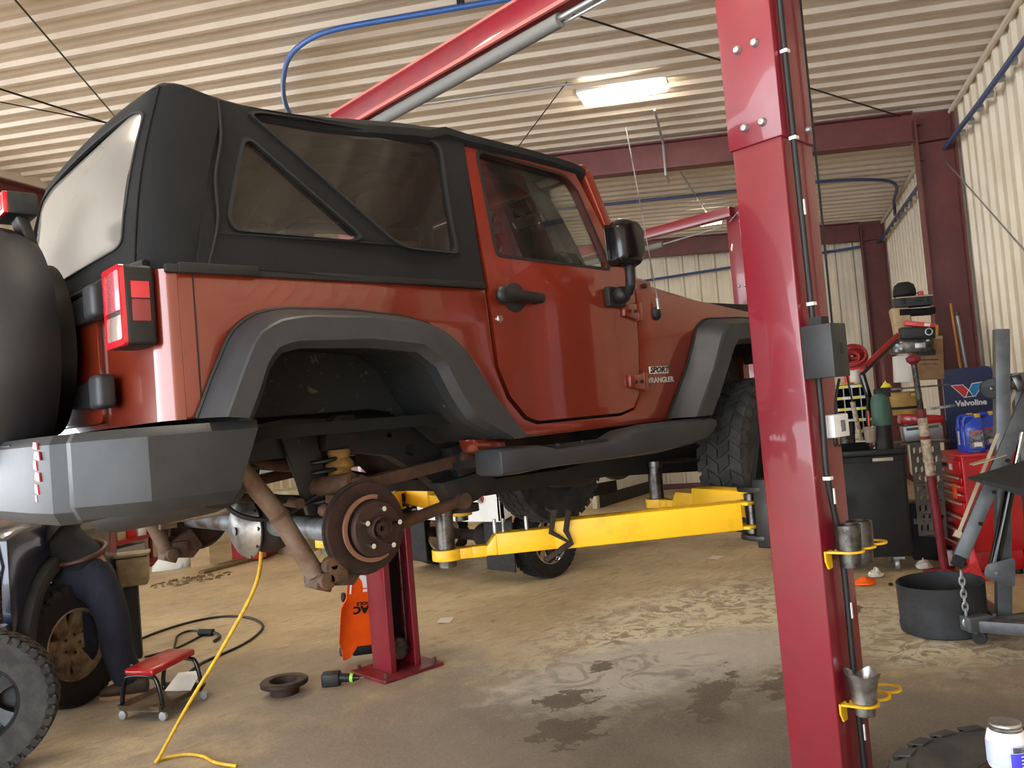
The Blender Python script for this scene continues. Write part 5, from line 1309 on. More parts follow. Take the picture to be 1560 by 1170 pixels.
# ---- far left background by the wall
t = thing('shelf_unit', 'red shelf unit with clutter seen under the bumper at the far wall', 'shelf', bw(-.35, 10.62))
MB().box(bw(-.35, 10.6, .04), (1.3, .42, .03), rotm(0, 0, BA)).box(bw(-.35, 10.6, .42), (1.3, .42, .04), rotm(0, 0, BA)).box(bw(-.35, 10.6, .95), (1.3, .42, .03), rotm(0, 0, BA)).build('shelf', 'red_dull', t)
for a in (-.98, .28):
    for b in (10.42, 10.78): MB().box(bw(a, b, .5), (.04, .04, 1.0), rotm(0, 0, BA)).build('upright', 'red_dull', t)
bx = [(-.85, .25, .30, 'red_toolbox'), (-.60, .14, .24, 'card_lt'), (-.42, .16, .32, 'red_toolbox'), (-.22, .14, .22, 'white'), (-.02, .2, .28, 'red_dull')]
for k, (a, w, hh, m) in enumerate(bx):
    o = MB().box(bw(a, 10.58, .44 + hh / 2), (w, .26, hh), rotm(0, 0, BA)).build('carton' if m != 'red_toolbox' else 'toolbox', m, None, bevel=.006)
    tag(o, ['wide red box at the left end of the far red shelf', 'pale carton between two red boxes on the far shelf', 'narrow red box mid-shelf by the far wall', 'small white carton on the far red shelf', 'dull red carton at the right end of the far shelf'][k], 'box')
o = MB().box(bw(-.5, 10.58, .20), (.6, .26, .28), rotm(0, 0, BA)).build('crate', 'galv', None, bevel=.01); tag(o, 'grey crate on the bottom of the far red shelf', 'crate')
# printed sack leaning, cardboard piece, cabinet, board, sweepings
rings = []
B0 = Vector((4.22, 11.40, 0)); ud = Vector((.93, -.37, 0)); vd = Vector((.37, .93, 0))
for z, cx, w, d in ((.0, -.07, .22, .05), (.06, -.05, .24, .09), (.2, .02, .19, .10), (.45, .09, .16, .09), (.7, .13, .15, .07), (.86, .15, .15, .03)):
    rings.append([B0 + ud * (cx + w * math.cos(a) * (1 + .06 * math.sin(3 * a + z * 9))) + vd * (z * .25 + d * math.sin(a)) + Vector((0, 0, z + .002)) for a in [2 * PI * k / 20 for k in range(20)]])
o = MB().loft(rings).build('printed_sack', 'sack'); tag(o, 'tall white sack with blue print slumped against the far wall', 'sack')
o = MB().box((4.50, 11.25, .155), (.24, .02, .32), rotm(-.2, 0, -.38)).build('cardboard_piece', 'card_lt'); tag(o, 'pale cardboard piece standing beside the white printed sack', 'cardboard')
o = thing('cabinet', 'low red cabinet behind the hanging rear axle at the far wall', 'cabinet', (5.15, 10.95, 0))
MB().box((5.15, 11.0, .42), (.42, .42, .80), rotm(0, 0, BA - PI / 2)).build('body', 'red_dull', o, bevel=.01)
MB().box((5.04, 10.78, .42), (.38, .02, .74), rotm(0, 0, R(-60))).build('door', 'red_dull', o, bevel=.006)
o = thing('drum', 'grey ribbed drum right of the low red cabinet', 'drum', (5.75, 10.9, 0))
MB().lathe([(.001, 0), (.28, 0), (.285, .02), (.285, .28), (.295, .30), (.285, .32), (.285, .58), (.295, .60), (.285, .62), (.285, .86), (.29, .88), (.001, .88)], (5.75, 10.9, .0), (0, 0, 1), 28).build('shell', 'tan', o)
for k, (p0, p1, lab) in enumerate((((4.22, 10.55), (5.3, 10.95), 'long weathered board on the floor before the low red cabinet'), ((4.55, 10.85), (5.55, 11.2) , 'second weathered board lying behind the first one'))):
    o = MB().bar((p0[0], p0[1], .022), (p1[0], p1[1], .022), .10, .04).build('board', 'wood', None, bevel=.004); tag(o, lab, 'board')
o = MB()
rr = random.Random(4)
for k in range(130):
    a = rr.random() * 2 * PI; q = rr.random() ** .6
    c = Vector((3.98 + q * .5 * math.cos(a), 10.25 + q * .30 * math.sin(a), .004 + (1 - q) * .02)); z = .006 + rr.random() * .014
    o.ball(c, (z * 1.6, z, z * .6), 5, 3, rotm(0, 0, rr.random() * 3))
o = o.build('floor_sweepings', 'sawdust'); tag(o, 'pile of swept dirt on the floor before the printed sack', 'dirt pile', kind='stuff')

# ---- white work truck standing behind the lift, seen under the car
wt = thing('work_truck', 'white work truck parked behind the lifted car, tail and wheels showing beneath', 'truck', (6.2, 7.1, 0))
lamps = [[(yy + .055 * math.cos(a), .885 + .055 * math.sin(a)) for a in [2 * PI * k / 24 for k in range(24)]] for yy in (6.28, 6.46, 7.6, 7.78)]
tp = MB().plate([(6.02, .66), (6.70, .64), (7.4, .64), (8.05, .66), (8.05, 1.04), (6.02, 1.04)], lamps, lambda y, z: (5.30, y, z), (.05, 0, 0)).build('tail_panel', 'white', wt)
for yy in (6.28, 6.46, 7.6, 7.78):
    MB().lathe([(.055, -.004), (.066, -.004), (.066, .004), (.055, .012)], (5.30, yy, .885), (-1, 0, 0), 24, loop=True, caps=False).build('lamp_ring', 'white', tp)
    MB().lathe([(.001, .0), (.052, .0)], (5.325, yy, .885), (-1, 0, 0), 20, caps=False).build('lamp_lens', 'red_lens_dark', tp)
MB().plate([(5.30, .66), (5.46, .70), (5.46, .82), (5.62, .86), (7.6, .86), (7.6, 1.04), (5.30, 1.04)], [], lambda x, z: (x, 6.02, z), (0, .04, 0)).build('side_panel', 'white', wt, bevel=.006)
MB().box((6.45, 7.03, 1.06), (2.3, 2.02, .04)).build('bed', 'white', wt, bevel=.006)
MB().box((6.5, 6.65, .72), (2.4, .10, .16)).box((6.5, 7.4, .72), (2.4, .10, .16)).build('chassis', 'rust_dark', wt)
MB().tube([(5.98, 6.2, .37), (5.98, 7.9, .37)], .06, 14).ball((5.98, 7.05, .37), .15).build('rear_axle', 'rust_dark', wt)
MB().box((5.52, 6.32, .46), (.02, .42, .66)).build('mud_flap', 'mud', wt, bevel=.006)
MB().box((5.52, 7.75, .46), (.02, .42, .66)).build('mud_flap', 'mud', wt, bevel=.006)
make_wheel(wt, (5.98, 6.16, .37), (0, -1, 0), .37, .24, .235, 'chrome', 'rubber', 7, 40)
make_wheel(wt, (5.98, 7.92, .37), (0, 1, 0), .37, .24, .235, 'chrome', 'rubber', 7, 30)
MB().box((5.42, 6.95, .70), (.04, .22, .14)).build('rusty_plate', 'white_dirty', wt)
# white partition panel far behind
t = thing('partition_panel', 'pale grey panel with dark kick strip behind the front tyres', 'panel', (10.4, 9.3, 0))
d = Vector((2.6, .62, 0)).normalized(); s = Vector((-d.y, d.x, 0))
MB().bar(Vector((10.42, 9.41, .78)), Vector((13.4, 10.14, .78)), .06, 1.15).build('panel', 'white', t, bevel=.01)
MB().bar(Vector((10.42, 9.40, .105)), Vector((13.4, 10.13, .105)), .08, .21).build('kick_strip', 'mud', t)
MB().box((10.40, 9.40, .68), (.09, .09, 1.36), rotm(0, 0, .24)).build('end_post', 'trim', t)
# papers
for x, y, a, lab in ((7.43, 5.12, .3, 'white paper scrap on the floor beyond the yellow arm'), (4.28, 5.67, .8, 'white paper scrap on the floor right of the far post base')):
    o = MB().add([(x - .10, y - .05, .003), (x + .09, y - .07, .006), (x + .11, y + .05, .003), (x - .08, y + .06, .010), (x, y, .012)], [(0, 1, 4), (1, 2, 4), (2, 3, 4), (3, 0, 4)]).turn(rotm(0, 0, a), (x, y, 0)).build('paper_scrap', 'paper'); tag(o, lab, 'paper')

# ================================================================== RIGHT SIDE: TOOLS AND CLUTTER ALONG THE WALL
def at(x, y, D):
    """world point seen at picture point (x, y) of the 1560x1170 frame, D metres deep along the view axis"""
    return Vector((0, 0, CAMZ)) + (_f + _cr * ((x - 780) / FPX) - _cu * ((y - 585) / FPX)) * D
def flr(x, y):
    v = _f + _cr * ((x - 780) / FPX) - _cu * ((y - 585) / FPX)
    return Vector((0, 0, CAMZ)) + v * (-CAMZ / v.z)
TH = R(-60)
UX = Vector((math.cos(TH), math.sin(TH), 0)); UY = Vector((-math.sin(TH), math.cos(TH), 0)); UZ = Vector((0, 0, 1))   # right, away, up
RZ = rotm(0, 0, TH)
def G(o, u=0, v=0, w=0): return Vector(o) + UX * u + UY * v + UZ * w
def one(mb, name, m, label, cat, group=None, **k):
    return tag(mb.build(name, m, None, **k), label, cat, group)

# black tool cabinet
B = Vector((7.54, 3.13, 0))          # its near right bottom corner
cab = thing('tool_cabinet', 'black tool cabinet on castors behind the near red post', 'cabinet', G(B, -.5, .25))
MB().box(G(B, -.5, .27, .58), (1.0, .54, .90), RZ).build('body', 'black', cab, bevel=.01)
MB().box(G(B, -.5, -.008, .56), (.96, .02, .84), RZ).build('door_panel', 'black', cab, bevel=.006)
MB().box(G(B, -.5, .26, 1.06), (1.04, .60, .05), RZ).build('top_rail', 'lift_dark', cab, bevel=.006)
for u in (-.28, -.80): MB().box(G(B, u + .1, -.024, .995), (.17, .012, .03), RZ).build('latch', 'hoist_edge', cab, bevel=.003)
for u, v in ((-.12, .06), (-.88, .06), (-.12, .48), (-.88, .48)):
    MB().box(G(B, u, v, .115), (.09, .09, .02), RZ).lathe([(.02, -.02), (.052, -.017), (.055, 0), (.052, .017), (.02, .02)], G(B, u - .02, v, .056), UX, 20).build('castor', 'galv', cab)
TOP = 1.086
# things on the cabinet
o = one(MB().box(G(B, -.62, .20, TOP + .035), (.70, .30, .066), RZ).box(G(B, -.62, .08, TOP + .02), (.7, .02, .04), RZ), 'socket_tray', 'interior', 'low black socket tray on the black cabinet under the white board', 'tray', bevel=.006)
r_ = random.Random(3)
for k in range(4):
    u = -.88 + k * .085
    one(MB().lathe([(.012, 0), (.024 - .002 * (k % 2), 0), (.024, .05), (.014, .05), (.013, .01)], G(B, u, .02, TOP + .001), (0, 0, 1), 14, loop=True, caps=False), 'socket', 'dark_steel',
        ['socket at the post end of the row on the cabinet edge', 'second steel socket from the post on the cabinet edge', 'third steel socket from the post on the cabinet edge', 'last dark socket of the row, nearest the gloves'][k], 'socket', 'dark sockets along the cabinet edge')
one(MB().box(G(B, -.93, .03, TOP + .031), (.055, .05, .06), RZ), 'small_box', 'jug_cap', 'tiny yellow box at the post end of the cabinet top', 'box', bevel=.004)
one(MB().prism([(-1.02, .06), (-.30, .02), (-.22, .16), (-.42, .36), (-1.0, .40)], lambda u, v: G(B, u, v, TOP + .07), (0, 0, .012)), 'white_board', 'white_dirty', 'cream white board lying across the tray on the black cabinet', 'board', bevel=.003)
def crumple(c, s, name, m, label, cat, seed=1):
    rr = random.Random(seed); mb = MB()
    n, k = 12, 6; rings = []
    for i in range(k + 1):
        t = i / k; q = math.cos(t * PI / 2 * .98)
        rings.append([Vector(c) + Vector((math.cos(a) * s[0] * q * (1 + rr.uniform(-.3, .3)), math.sin(a) * s[1] * q * (1 + rr.uniform(-.3, .3)), .002 + s[2] * t * (1 + (rr.uniform(-.45, .3) if i else 0)))) for a in [2 * PI * j / n for j in range(n)]])
    mb.loft(rings)
    return one(mb, name, m, label, cat, subd=1)
crumple(G(B, -.17, .06, TOP), (.10, .06, .05), 'work_glove', 'rag', 'pale work glove crumpled on the right front edge of the cabinet', 'glove', 2)
crumple(G(B, -.11, .18, TOP), (.07, .06, .06), 'work_glove', 'card_lt', 'tan work glove behind the pale one on the cabinet', 'glove', 5)
crumple(G(B, -.34, .30, TOP + .083), (.08, .06, .05), 'paper_towel', 'rag', 'crumpled white towel beside the orange drink cup', 'towel', 8)
one(MB().lathe([(.001, 0), (.075, 0), (.085, .17), (.09, .18), (.082, .185), (.001, .18)], Vector((at(1287, 650, 7.42).x, at(1287, 650, 7.42).y, TOP + .083)), (0, 0, 1), 24), 'bucket', 'dark_steel', 'dark bucket beside the parts rack at the post edge', 'bucket')
cu = thing('drink_cup', 'clear plastic cup of orange drink with straw on the cabinet', 'cup', G(B, -.40, .14, TOP + .083))
c0 = at(1326, 667, 7.22); c0.z = TOP + .083
MB().lathe([(.001, 0), (.042, 0), (.056, .135), (.053, .135), (.040, .005), (.001, .005)], c0, (0, 0, 1), 24).build('cup_wall', 'clear_plastic', cu)
MB().lathe([(.001, .006), (.039, .006), (.049, .095), (.001, .095)], c0, (0, 0, 1), 20).build('drink', 'orange_drink', cu)
MB().tube([c0 + Vector((0, 0, .05)), c0 + Vector((.005, .0, .27))], .008, 8).build('straw', 'orange', cu)
sdv_ = thing('screwdriver', 'red handled screwdriver standing in clutter at the right end of the cabinet', 'screwdriver', G(B, -.14, .30, TOP))
MB().tube([G(B, -.14, .32, TOP + .08), G(B, -.16, .33, TOP + .20)], [.022, .028], 12).build('handle', 'sign_red', sdv_)
MB().tube([G(B, -.13, .315, TOP + .004), G(B, -.14, .32, TOP + .08)], .006, 8).build('shaft', 'steel', sdv_)
# green pump sprayer
sp_ = thing('pump_sprayer', 'green pump sprayer tank with black top on the cabinet', 'sprayer', G(B, -.24, .42, TOP))
c = at(1341, 620, 7.44); c.z = TOP + .21
MB().lathe([(.001, 0), (.076, 0), (.080, .015), (.080, .20), (.070, .25), (.045, .28), (.001, .28)], c, (0, 0, 1), 28).build('tank', 'green_tank', sp_)
MB().lathe([(.001, -.209), (.075, -.209), (.075, 0), (.001, 0)], c, (0, 0, 1), 24).build('base', 'black', sp_)
MB().box(c + Vector((.02, -.02, .285)), (.13, .09, .075), RZ).tube([c + Vector((-.06, .07, .26)), c + Vector((-.085, .09, .1)), c + Vector((-.08, .09, -.1))], .012, 8).build('pump_head', 'black', sp_, bevel=.012)
crumple(c + Vector((.05, -.05, .325)), (.055, .05, .06), 'yellow_cloth', 'yellow_label', 'bright yellow cloth on top of the green sprayer', 'cloth', 4)
# parts organiser
og = thing('parts_rack', 'open parts rack with white yellow-tagged shelf edges behind the post', 'rack', G(B, -.72, .52, TOP))
q = at(1294, 625, 7.85)
q = Vector((q.x, q.y, 0))
MB().box(G(q, 0, .12, 1.40), (.36, .015, .56), RZ).build('back', 'interior', og)
for k in range(6):
    z = 1.13 + k * .105
    s_ = MB().box(G(q, 0, .05, z), (.36, .15, .012), RZ).box(G(q, 0, -.03, z + .006), (.36, .012, .026), RZ).build('shelf_edge', 'white', og)
    for j in range(2): MB().box(G(q, -.09 + .16 * j + .04 * (k % 2), -.038, z + .006), (.07, .004, .022), RZ).build('shelf_tag', 'yellow_label', s_)
for j in range(6): MB().box(G(q, -.18 + .072 * j, .045, 1.40), (.006, .14, .55), RZ).build('divider', 'galv', og)
pl = thing('painted_rod', 'rust and white painted steel rod standing before the parts rack', 'rod', G(q, .05, -.14, TOP))
MB().tube([G(q, .06, -.16, TOP + .085), G(q, .02, -.16, 1.52)], .022, 10).build('rod_tube', 'tape', pl)
MB().tube([G(q, .02, -.16, 1.52), G(q, -.01, -.16, 1.80)], .009, 8).build('rod_tip', 'cable', pl)
# red coiled hose on red frame, articulated arm
rf = thing('hose_stand', 'red frame carrying a coiled dark red hose behind the control box', 'hose stand', at(1300, 590, 8.8))
q2 = at(1298, 560, 8.8); q2 = Vector((q2.x, q2.y, 0))
MB().box(G(q2, -.06, .05, .94), (.05, .05, 1.88), RZ).box(G(q2, .10, .05, .94), (.05, .05, 1.88), RZ).box(G(q2, .02, .05, 1.86), (.25, .06, .05), RZ).box(G(q2, .02, .05, .03), (.4, .5, .06), RZ).build('stand_frame', 'sign_red', rf, bevel=.006)
for k in range(9):
    MB().tube([G(q2, .02 + (.13 - .011 * k) * math.cos(t) + .02 * math.sin(k * 2.1), -.02 + .02 * (k % 5) + .02 * math.sin(2 * t + k), 1.97 + (.10 - .009 * k) * math.sin(t) + .02 * math.cos(k * 1.7)) for t in [2 * PI * j / 24 for j in range(24)]], .016, 8, closed=True).build('hose_coil', 'red_dull', rf)
MB().lathe([(.001, 0), (.05, 0), (.05, .25), (.04, .30), (.001, .30)], G(q2, .02, -.02, 1.52), (0, 0, 1), 16).build('white_bottle', 'rag', rf)
MB().lathe([(.001, 0), (.04, 0), (.03, .05), (.06, .10), (.001, .11)], G(q2, -.06, -.08, 1.60), (0, 0, 1), 16).build('yellow_valve', 'jug_cap', rf)
aa = thing('folding_arm', 'red and black folding arm reaching up to the shelf stack', 'arm', at(1330, 640, 7.7))
p0, p1, p2 = at(1334, 640, 7.7), at(1313, 570, 7.7), at(1368, 517, 7.9)
MB().bar(Vector((p0.x, p0.y, TOP)), p0, .05, .05, UX).bar(p0, p1, .055, .05, UY).bar(p1, p1.lerp(p2, .99), .035, .03, UY).build('lower_arm', 'gloss_black', aa, bevel=.006)
MB().bar(p1.lerp(p2, .12) + UZ * .04, p2 + UZ * .04, .045, .05, UY).build('upper_arm', 'red_dull', aa, bevel=.008)

# wall shelf with stacked boxes between the two columns
S = at(1403, 600, 7.90); S.z = 0
sh_ = thing('storage_rack', 'narrow shelf rack holding boxes beside the wall column', 'rack', S)
for u in (-.26, .24):
    MB().box(G(S, u, .40, .95), (.03, .03, 1.9), RZ).build('upright', 'steel_red', sh_)
MB().box(G(S, 0, .22, 1.60), (.50, .40, .015), RZ).build('shelf', 'dark_steel', sh_); MB().box(G(S, 0, .22, 1.075), (.50, .40, .015), RZ).build('shelf', 'dark_steel', sh_); MB().box(G(S, 0, .22, .5), (.50, .40, .015), RZ).build('shelf', 'dark_steel', sh_)
def extra(o, p, tilt, parts):
    rm_ = rotm(0, 0, TH) @ rotm(0, tilt, 0)
    for nm, m, u, w, su, sw in parts:
        MB().box(p + rm_ @ Vector((u, -.006, w)), (su, .014, sw), rm_).build(nm, m, o, bevel=.002)
def cbox(x, y, D, w, h, d, name, m, label, cat='box', tilt=0.0, bevel=.005, group=None, yaw=0.0):
    p = at(x, y, D); rm_ = rotm(0, 0, TH + yaw) @ rotm(0, tilt, 0)
    return one(MB().box(p + UY * d / 2, (w, d, h), rm_), name, m, label, cat, group, bevel=bevel), p
o, p = cbox(1414, 545, 8.1, .27, .42, .30, 'carton', 'card', 'big brown printed cardboard box low on the shelf rack', tilt=.06)
extra(o, p, .06, [('print_block', 'badge_dark', -.02, .05, .17, .055), ('print_line', 'badge_dark', -.01, -.02, .19, .008), ('print_line', 'badge_dark', .0, -.06, .15, .006), ('tape_strip', 'card_lt', 0, .19, .26, .03)])
cbox(1378, 562, 8.15, .15, .26, .24, 'paper_bag', 'paper', 'white printed paper bag left of the brown carton', 'bag', tilt=.05)
o, p = cbox(1391, 527, 7.95, .36, .12, .24, 'tool_case', 'dark_steel', 'black tool case front with knobs, lower of the two open cases', 'case', tilt=.03)
extra(o, p, .03, [('case_panel', 'galv', .06, 0, .09, .05), ('latch', 'galv', -.10, .045, .03, .02), ('latch', 'galv', .13, .045, .03, .02), ('case_rim', 'black', 0, .052, .34, .012)])
for u, w in ((-.14, .02), (-.11, -.015), (-.15, -.03)): MB().lathe([(.001, .012), (.014, .012), (.017, 0)], p + UX * u + UZ * w, -UY, 14).build('knob', 'galv', o)
o, p = cbox(1399, 507, 8.02, .30, .11, .20, 'tool_case', 'black', 'black lid of the upper tool case, tilted upward', 'case', tilt=.10)
extra(o, p, .10, [('lid_panel', 'mud', -.02, 0, .20, .07)])
MB().tube([p - UY * .012 + UX * (.09 + .03 * math.cos(t)) + UZ * (.03 * math.sin(t)) for t in [2 * PI * k / 16 for k in range(16)]], .007, 6, closed=True).build('coiled_lead', 'galv', o)
o, p = cbox(1402, 494, 8.12, .27, .045, .22, 'thin_box', 'sign_red', 'thin red box tilted across the shelf stack', tilt=.22)
extra(o, p, .22, [('white_label', 'white', .06, 0, .05, .03)])
cbox(1421, 508, 8.2, .10, .17, .15, 'yellow_box', 'jug_cap', 'yellow box standing behind the black tool cases', tilt=.1)
cbox(1376, 492, 8.25, .17, .34, .20, 'folded_gloves', 'card_lt', 'tan folded leather gloves at the left of the shelf stack', 'gloves', tilt=-.1, bevel=.03)
cbox(1398, 474, 8.2, .32, .06, .24, 'flat_case', 'interior', 'flat black case beneath the topmost grey case', 'case', tilt=.04)
o, p = cbox(1393, 458, 8.15, .33, .10, .24, 'hard_case', 'mud', 'dark grey hard case on top of the shelf stack', 'case', tilt=.03)
extra(o, p, .03, [('latch', 'black', -.10, 0, .03, .06), ('latch', 'black', .10, 0, .03, .06), ('handle', 'black', 0, .0, .10, .025), ('case_rim', 'card_lt', 0, .04, .33, .012)])
cp_ = thing('black_cap', 'black cap lying on top of the stacked cases', 'cap', at(1377, 447, 8.2))
q = at(1378, 448, 8.25)
MB().lathe([(.105, -.02), (.105, .03), (.09, .085), (.05, .115), (.001, .12)], q, (0, 0, 1), 24).build('crown', 'shirt', cp_)
MB().loft([[q + Vector((0, 0, -.015)) + (UX * math.cos(a) * .11 + UY * (-.09 - .08 * math.sin(a)) * k) for a in [PI * j / 12 for j in range(13)]] for k in (1.0, .5)], closed=False).build('peak', 'shirt', cp_)
cbox(1403, 447, 8.2, .05, .05, .05, 'tape_roll', 'sign_red', 'small red roll beside the black cap', 'tape')
# ochre tub and things below it
t = thing('storage_tub', 'ochre plastic tub with dark strap behind the red stand', 'tub', at(1382, 633, 8.0))
q = at(1383, 632, 8.0)
MB().loft([[G(q, x * w, y * w * .7 + .12, z) for x, y in [(math.cos(a), math.sin(a)) for a in [2 * PI * k / 24 for k in range(24)]]] for z, w in ((0, .115), (.05, .12), (.20, .135), (.22, .13))]).build('tub_body', 'cooler', t, bevel=.004)
MB().loft([[G(q, x * w, y * w * .7 + .12, z) for x, y in [(math.cos(a), math.sin(a)) for a in [2 * PI * k / 24 for k in range(24)]]] for z, w in ((.055, .126), (.08, .129))], caps=False).build('strap', 'black', t)
MB().box(G(q, .09, -.0, .19), (.10, .05, .035), RZ).build('handle', 'cooler', t, bevel=.01)
cbox(1405, 640, 7.95, .37, .10, .25, 'tool_box', 'red_toolbox', 'red lidded toolbox under the ochre tub', 'toolbox', tilt=.12, bevel=.02)
o, p = cbox(1406, 659, 7.92, .33, .15, .22, 'instrument_case', 'galv', 'grey case with green stripe below the red toolbox', 'case', tilt=-.05)
MB().box(p - UY * .004 + UZ * .045, (.28, .004, .025), RZ @ rotm(0, -.05, 0)).build('stripe', 'green_tank', o)
q = flr(1418, 858)
o, p = cbox(1418, 800, 7.75, .34, .52, .30, 'parts_bin', 'black', 'black bin standing behind the slotted mat and red stand', 'bin', bevel=.015)
for ob_ in (o,):
    dz = -min((v.co.z for v in ob_.data.vertices)) + .004
    for v in ob_.data.vertices: v.co.z += dz
MB().box(p - UY * .006 + UZ * (dz + .10), (.28, .012, .05), RZ).build('bin_label', 'galv', o)
# slotted rubber mat draped over the cabinet end
slots = []
for i in range(4):
    for j in range(9): slots.append(roundpoly([(.03 + i * .065 + (j % 2) * .03, .06 + j * .085), (.055 + i * .065 + (j % 2) * .03, .075 + j * .085), (.055 + i * .065 + (j % 2) * .03, .125 + j * .085), (.03 + i * .065 + (j % 2) * .03, .11 + j * .085)], .006, 2))
MT = Vector((7.60, 3.10, .28))
one(MB().plate([(0, .02), (.30, 0), (.32, .83), (.0, .84)], slots, lambda u, w: MT + UX * (u * .75) + UY * (-.02 + .10 * (1 - w / .84) * 0 + .015 * math.sin(u * 14)) + UZ * w, UY * .012, .05), 'rubber_mat', 'mat_grey', 'slotted grey rubber mat hanging at the right end of the black cabinet', 'mat', ang=50)
# red under-hoist stand
rs = thing('hoist_stand', 'tall red stand with taped middle and dark upper screw beside the mat', 'stand', at(1432, 865, 7.0))
F0 = flr(1440, 872); F0.z = 0
T0 = at(1391, 545, 7.15)
ln = lambda k: Vector((F0.x, F0.y, .02)).lerp(T0, k)
MB().tube([ln(0), ln(.45)], .036, 16).build('lower_tube', 'red_worn', rs)
MB().tube([ln(.45), ln(.72)], .039, 16).build('taped_sleeve', 'tape', rs)
MB().tube([ln(.72), ln(.76)], .040, 16).tube([ln(.62), ln(.635)], .041, 16).build('red_collar', 'red_worn', rs)
MB().tube([ln(.76), ln(.985)], .024, 14).build('screw_shaft', 'dark_steel', rs)
MB().lathe([(.001, .03), (.03, .02), (.06, .0), (.055, -.03), (.02, -.06), (.001, -.06)], T0, (0, 0, 1), 18).build('saddle', 'red_worn', rs)
MB().bar(ln(.755), ln(.755) + UX * .26 - UY * .02 + UZ * .02, .022, .022).build('crossbar', 'dark_steel', rs)
for a in (0, 2.1, 4.2): MB().bar(Vector((F0.x, F0.y, .035)), Vector((F0.x + .17 * math.cos(a), F0.y + .17 * math.sin(a), .012)), .04, .022).build('foot', 'red_worn', rs)

# red tool chest with drawers, set against the wall
ct = thing('tool_chest', 'bright red tool chest with drawers under the blue jugs', 'tool chest', (7.75, 2.72, 0))
K = Vector((7.50, 2.64, 0))                      # near corner: the drawer front runs away from here
dA = Vector((.80, .60, 0)).normalized(); dB = Vector((.60, -.80, 0)).normalized()
def KP(a, b, z): return K + dA * a + dB * b + Vector((0, 0, z))
rk = Matrix((dA, Vector((-dA.y, dA.x, 0)), UZ)).transposed()
MB().box(KP(.31, .21, .60), (.62, .42, .80), rk).box(KP(.31, .21, .12), (.58, .38, .16), rk).build('case', 'red_toolbox', ct, bevel=.006)
MB().box(KP(.31, .21, 1.005), (.66, .46, .02), rk).box(KP(-.005, .0, .60), (.02, .02, .82), rk).box(KP(.625, .0, .60), (.02, .02, .82), rk).build('trim_frame', 'sign_red', ct, bevel=.004)
for k, (z, hh) in enumerate(((.90, .13), (.795, .06), (.725, .06), (.655, .06), (.56, .11), (.44, .11), (.32, .11), (.21, .09))):
    dq = MB().box(KP(.31, -.012, z), (.58, .02, hh - .012), rk).build('drawer', 'red_toolbox', ct, bevel=.004)
    if k: MB().box(KP(.31, -.03, z + hh * .32), (.50, .014, .016), rk).build('drawer_pull', 'hoist_edge', dq)
MB().box(KP(.45, -.026, .91), (.20, .004, .03), rk).build('name_plate', 'black', ct); MB().box(KP(.24, -.026, .90), (.07, .004, .05), rk).box(KP(.50, -.026, .862), (.12, .004, .028), rk).build('sticker', 'white', ct)
MB().box(KP(.16, -.035, .70), (.05, .02, .12), rk).build('orange_tag', 'orange', ct)
for a in (.06, .56):
    for bb in (.06, .36): MB().lathe([(.001, 0), (.035, 0), (.035, .04), (.001, .04)], KP(a, bb, .001), (0, 0, 1), 14).build('foot', 'black', ct)
# blue jugs
def jug(c, th, label, capped=True, src=None):
    t = thing('oil_jug', label, 'jug', c, 'blue oil jugs on the tool chest'); local(t)
    w, d, hh = .15, .115, .30
    R_ = lambda w, d, z, ox=0.0: [(x + ox, y, z) for x, y in roundpoly([(-w / 2, -d / 2), (w / 2, -d / 2), (w / 2, d / 2), (-w / 2, d / 2)], .03, 3)]
    MB().loft([R_(w * .94, d * .9, 0), R_(w, d, .015), R_(w, d, .20), R_(w * .97, d * .95, .225), R_(w * .62, d * .70, .275, .02), R_(w * .34, d * .4, .288, .035), R_(w * .34, d * .4, .30, .035)]).build('jug_body', 'blue_jug', t)
    MB().tube(smoothpath([(-.066, 0, .20), (-.068, 0, .27), (-.045, 0, .305), (.01, 0, .305), (.035, 0, .285)], 6), .016, 10).build('jug_handle', 'blue_jug', t)
    MB().lathe([(.026, 0), (.026, .028), (.022, .032), (.001, .032)], (.037, 0, .296), (0, 0, 1), 18).build('cap', 'jug_cap', t)
    lb = MB().box((.012, -d / 2 - .001, .115), (.105, .003, .15)).build('jug_label', 'label_grey', t)
    MB().box((.012, -d / 2 - .003, .178), (.095, .003, .012)).build('label_band', 'sign_red', lb); MB().box((.02, -d / 2 - .003, .07), (.06, .003, .035)).build('label_block', 'white_ink', lb)
    MB().box((-w / 2 - .001, 0, .12), (.003, .025, .12)).build('level_strip', 'white_dirty', t)
    t.rotation_euler = (0, 0, th)
    return t
TZ = 1.016
j = jug(Vector((7.70, 2.60, TZ)), TH - .1, 'blue oil jug with yellow cap at the front of the tool chest')
dup(j, Vector((7.84, 2.70, TZ)), TH + .35, 'blue oil jug turned sideways behind the front jug on the chest')
q = KP(.42, .36, TZ)
dup(j, Vector((q.x, q.y, q.z)), TH, 'blue oil jug at the right by the upright of the grey engine hoist')
cl = MB().tube([KP(.10 + .05 * math.cos(t), .14 + .03 * math.sin(t), TZ + .012) for t in [2 * PI * k / 16 for k in range(16)]], .008, 6, closed=True)
one(cl, 'shackle', 'steel', 'steel shackle lying on the near end of the tool chest', 'shackle')
one(MB().box(KP(.12, .34, TZ + .05), (.10, .03, .10), rk), 'green_card', 'lime', 'small green and white card beside the jugs on the chest', 'card')
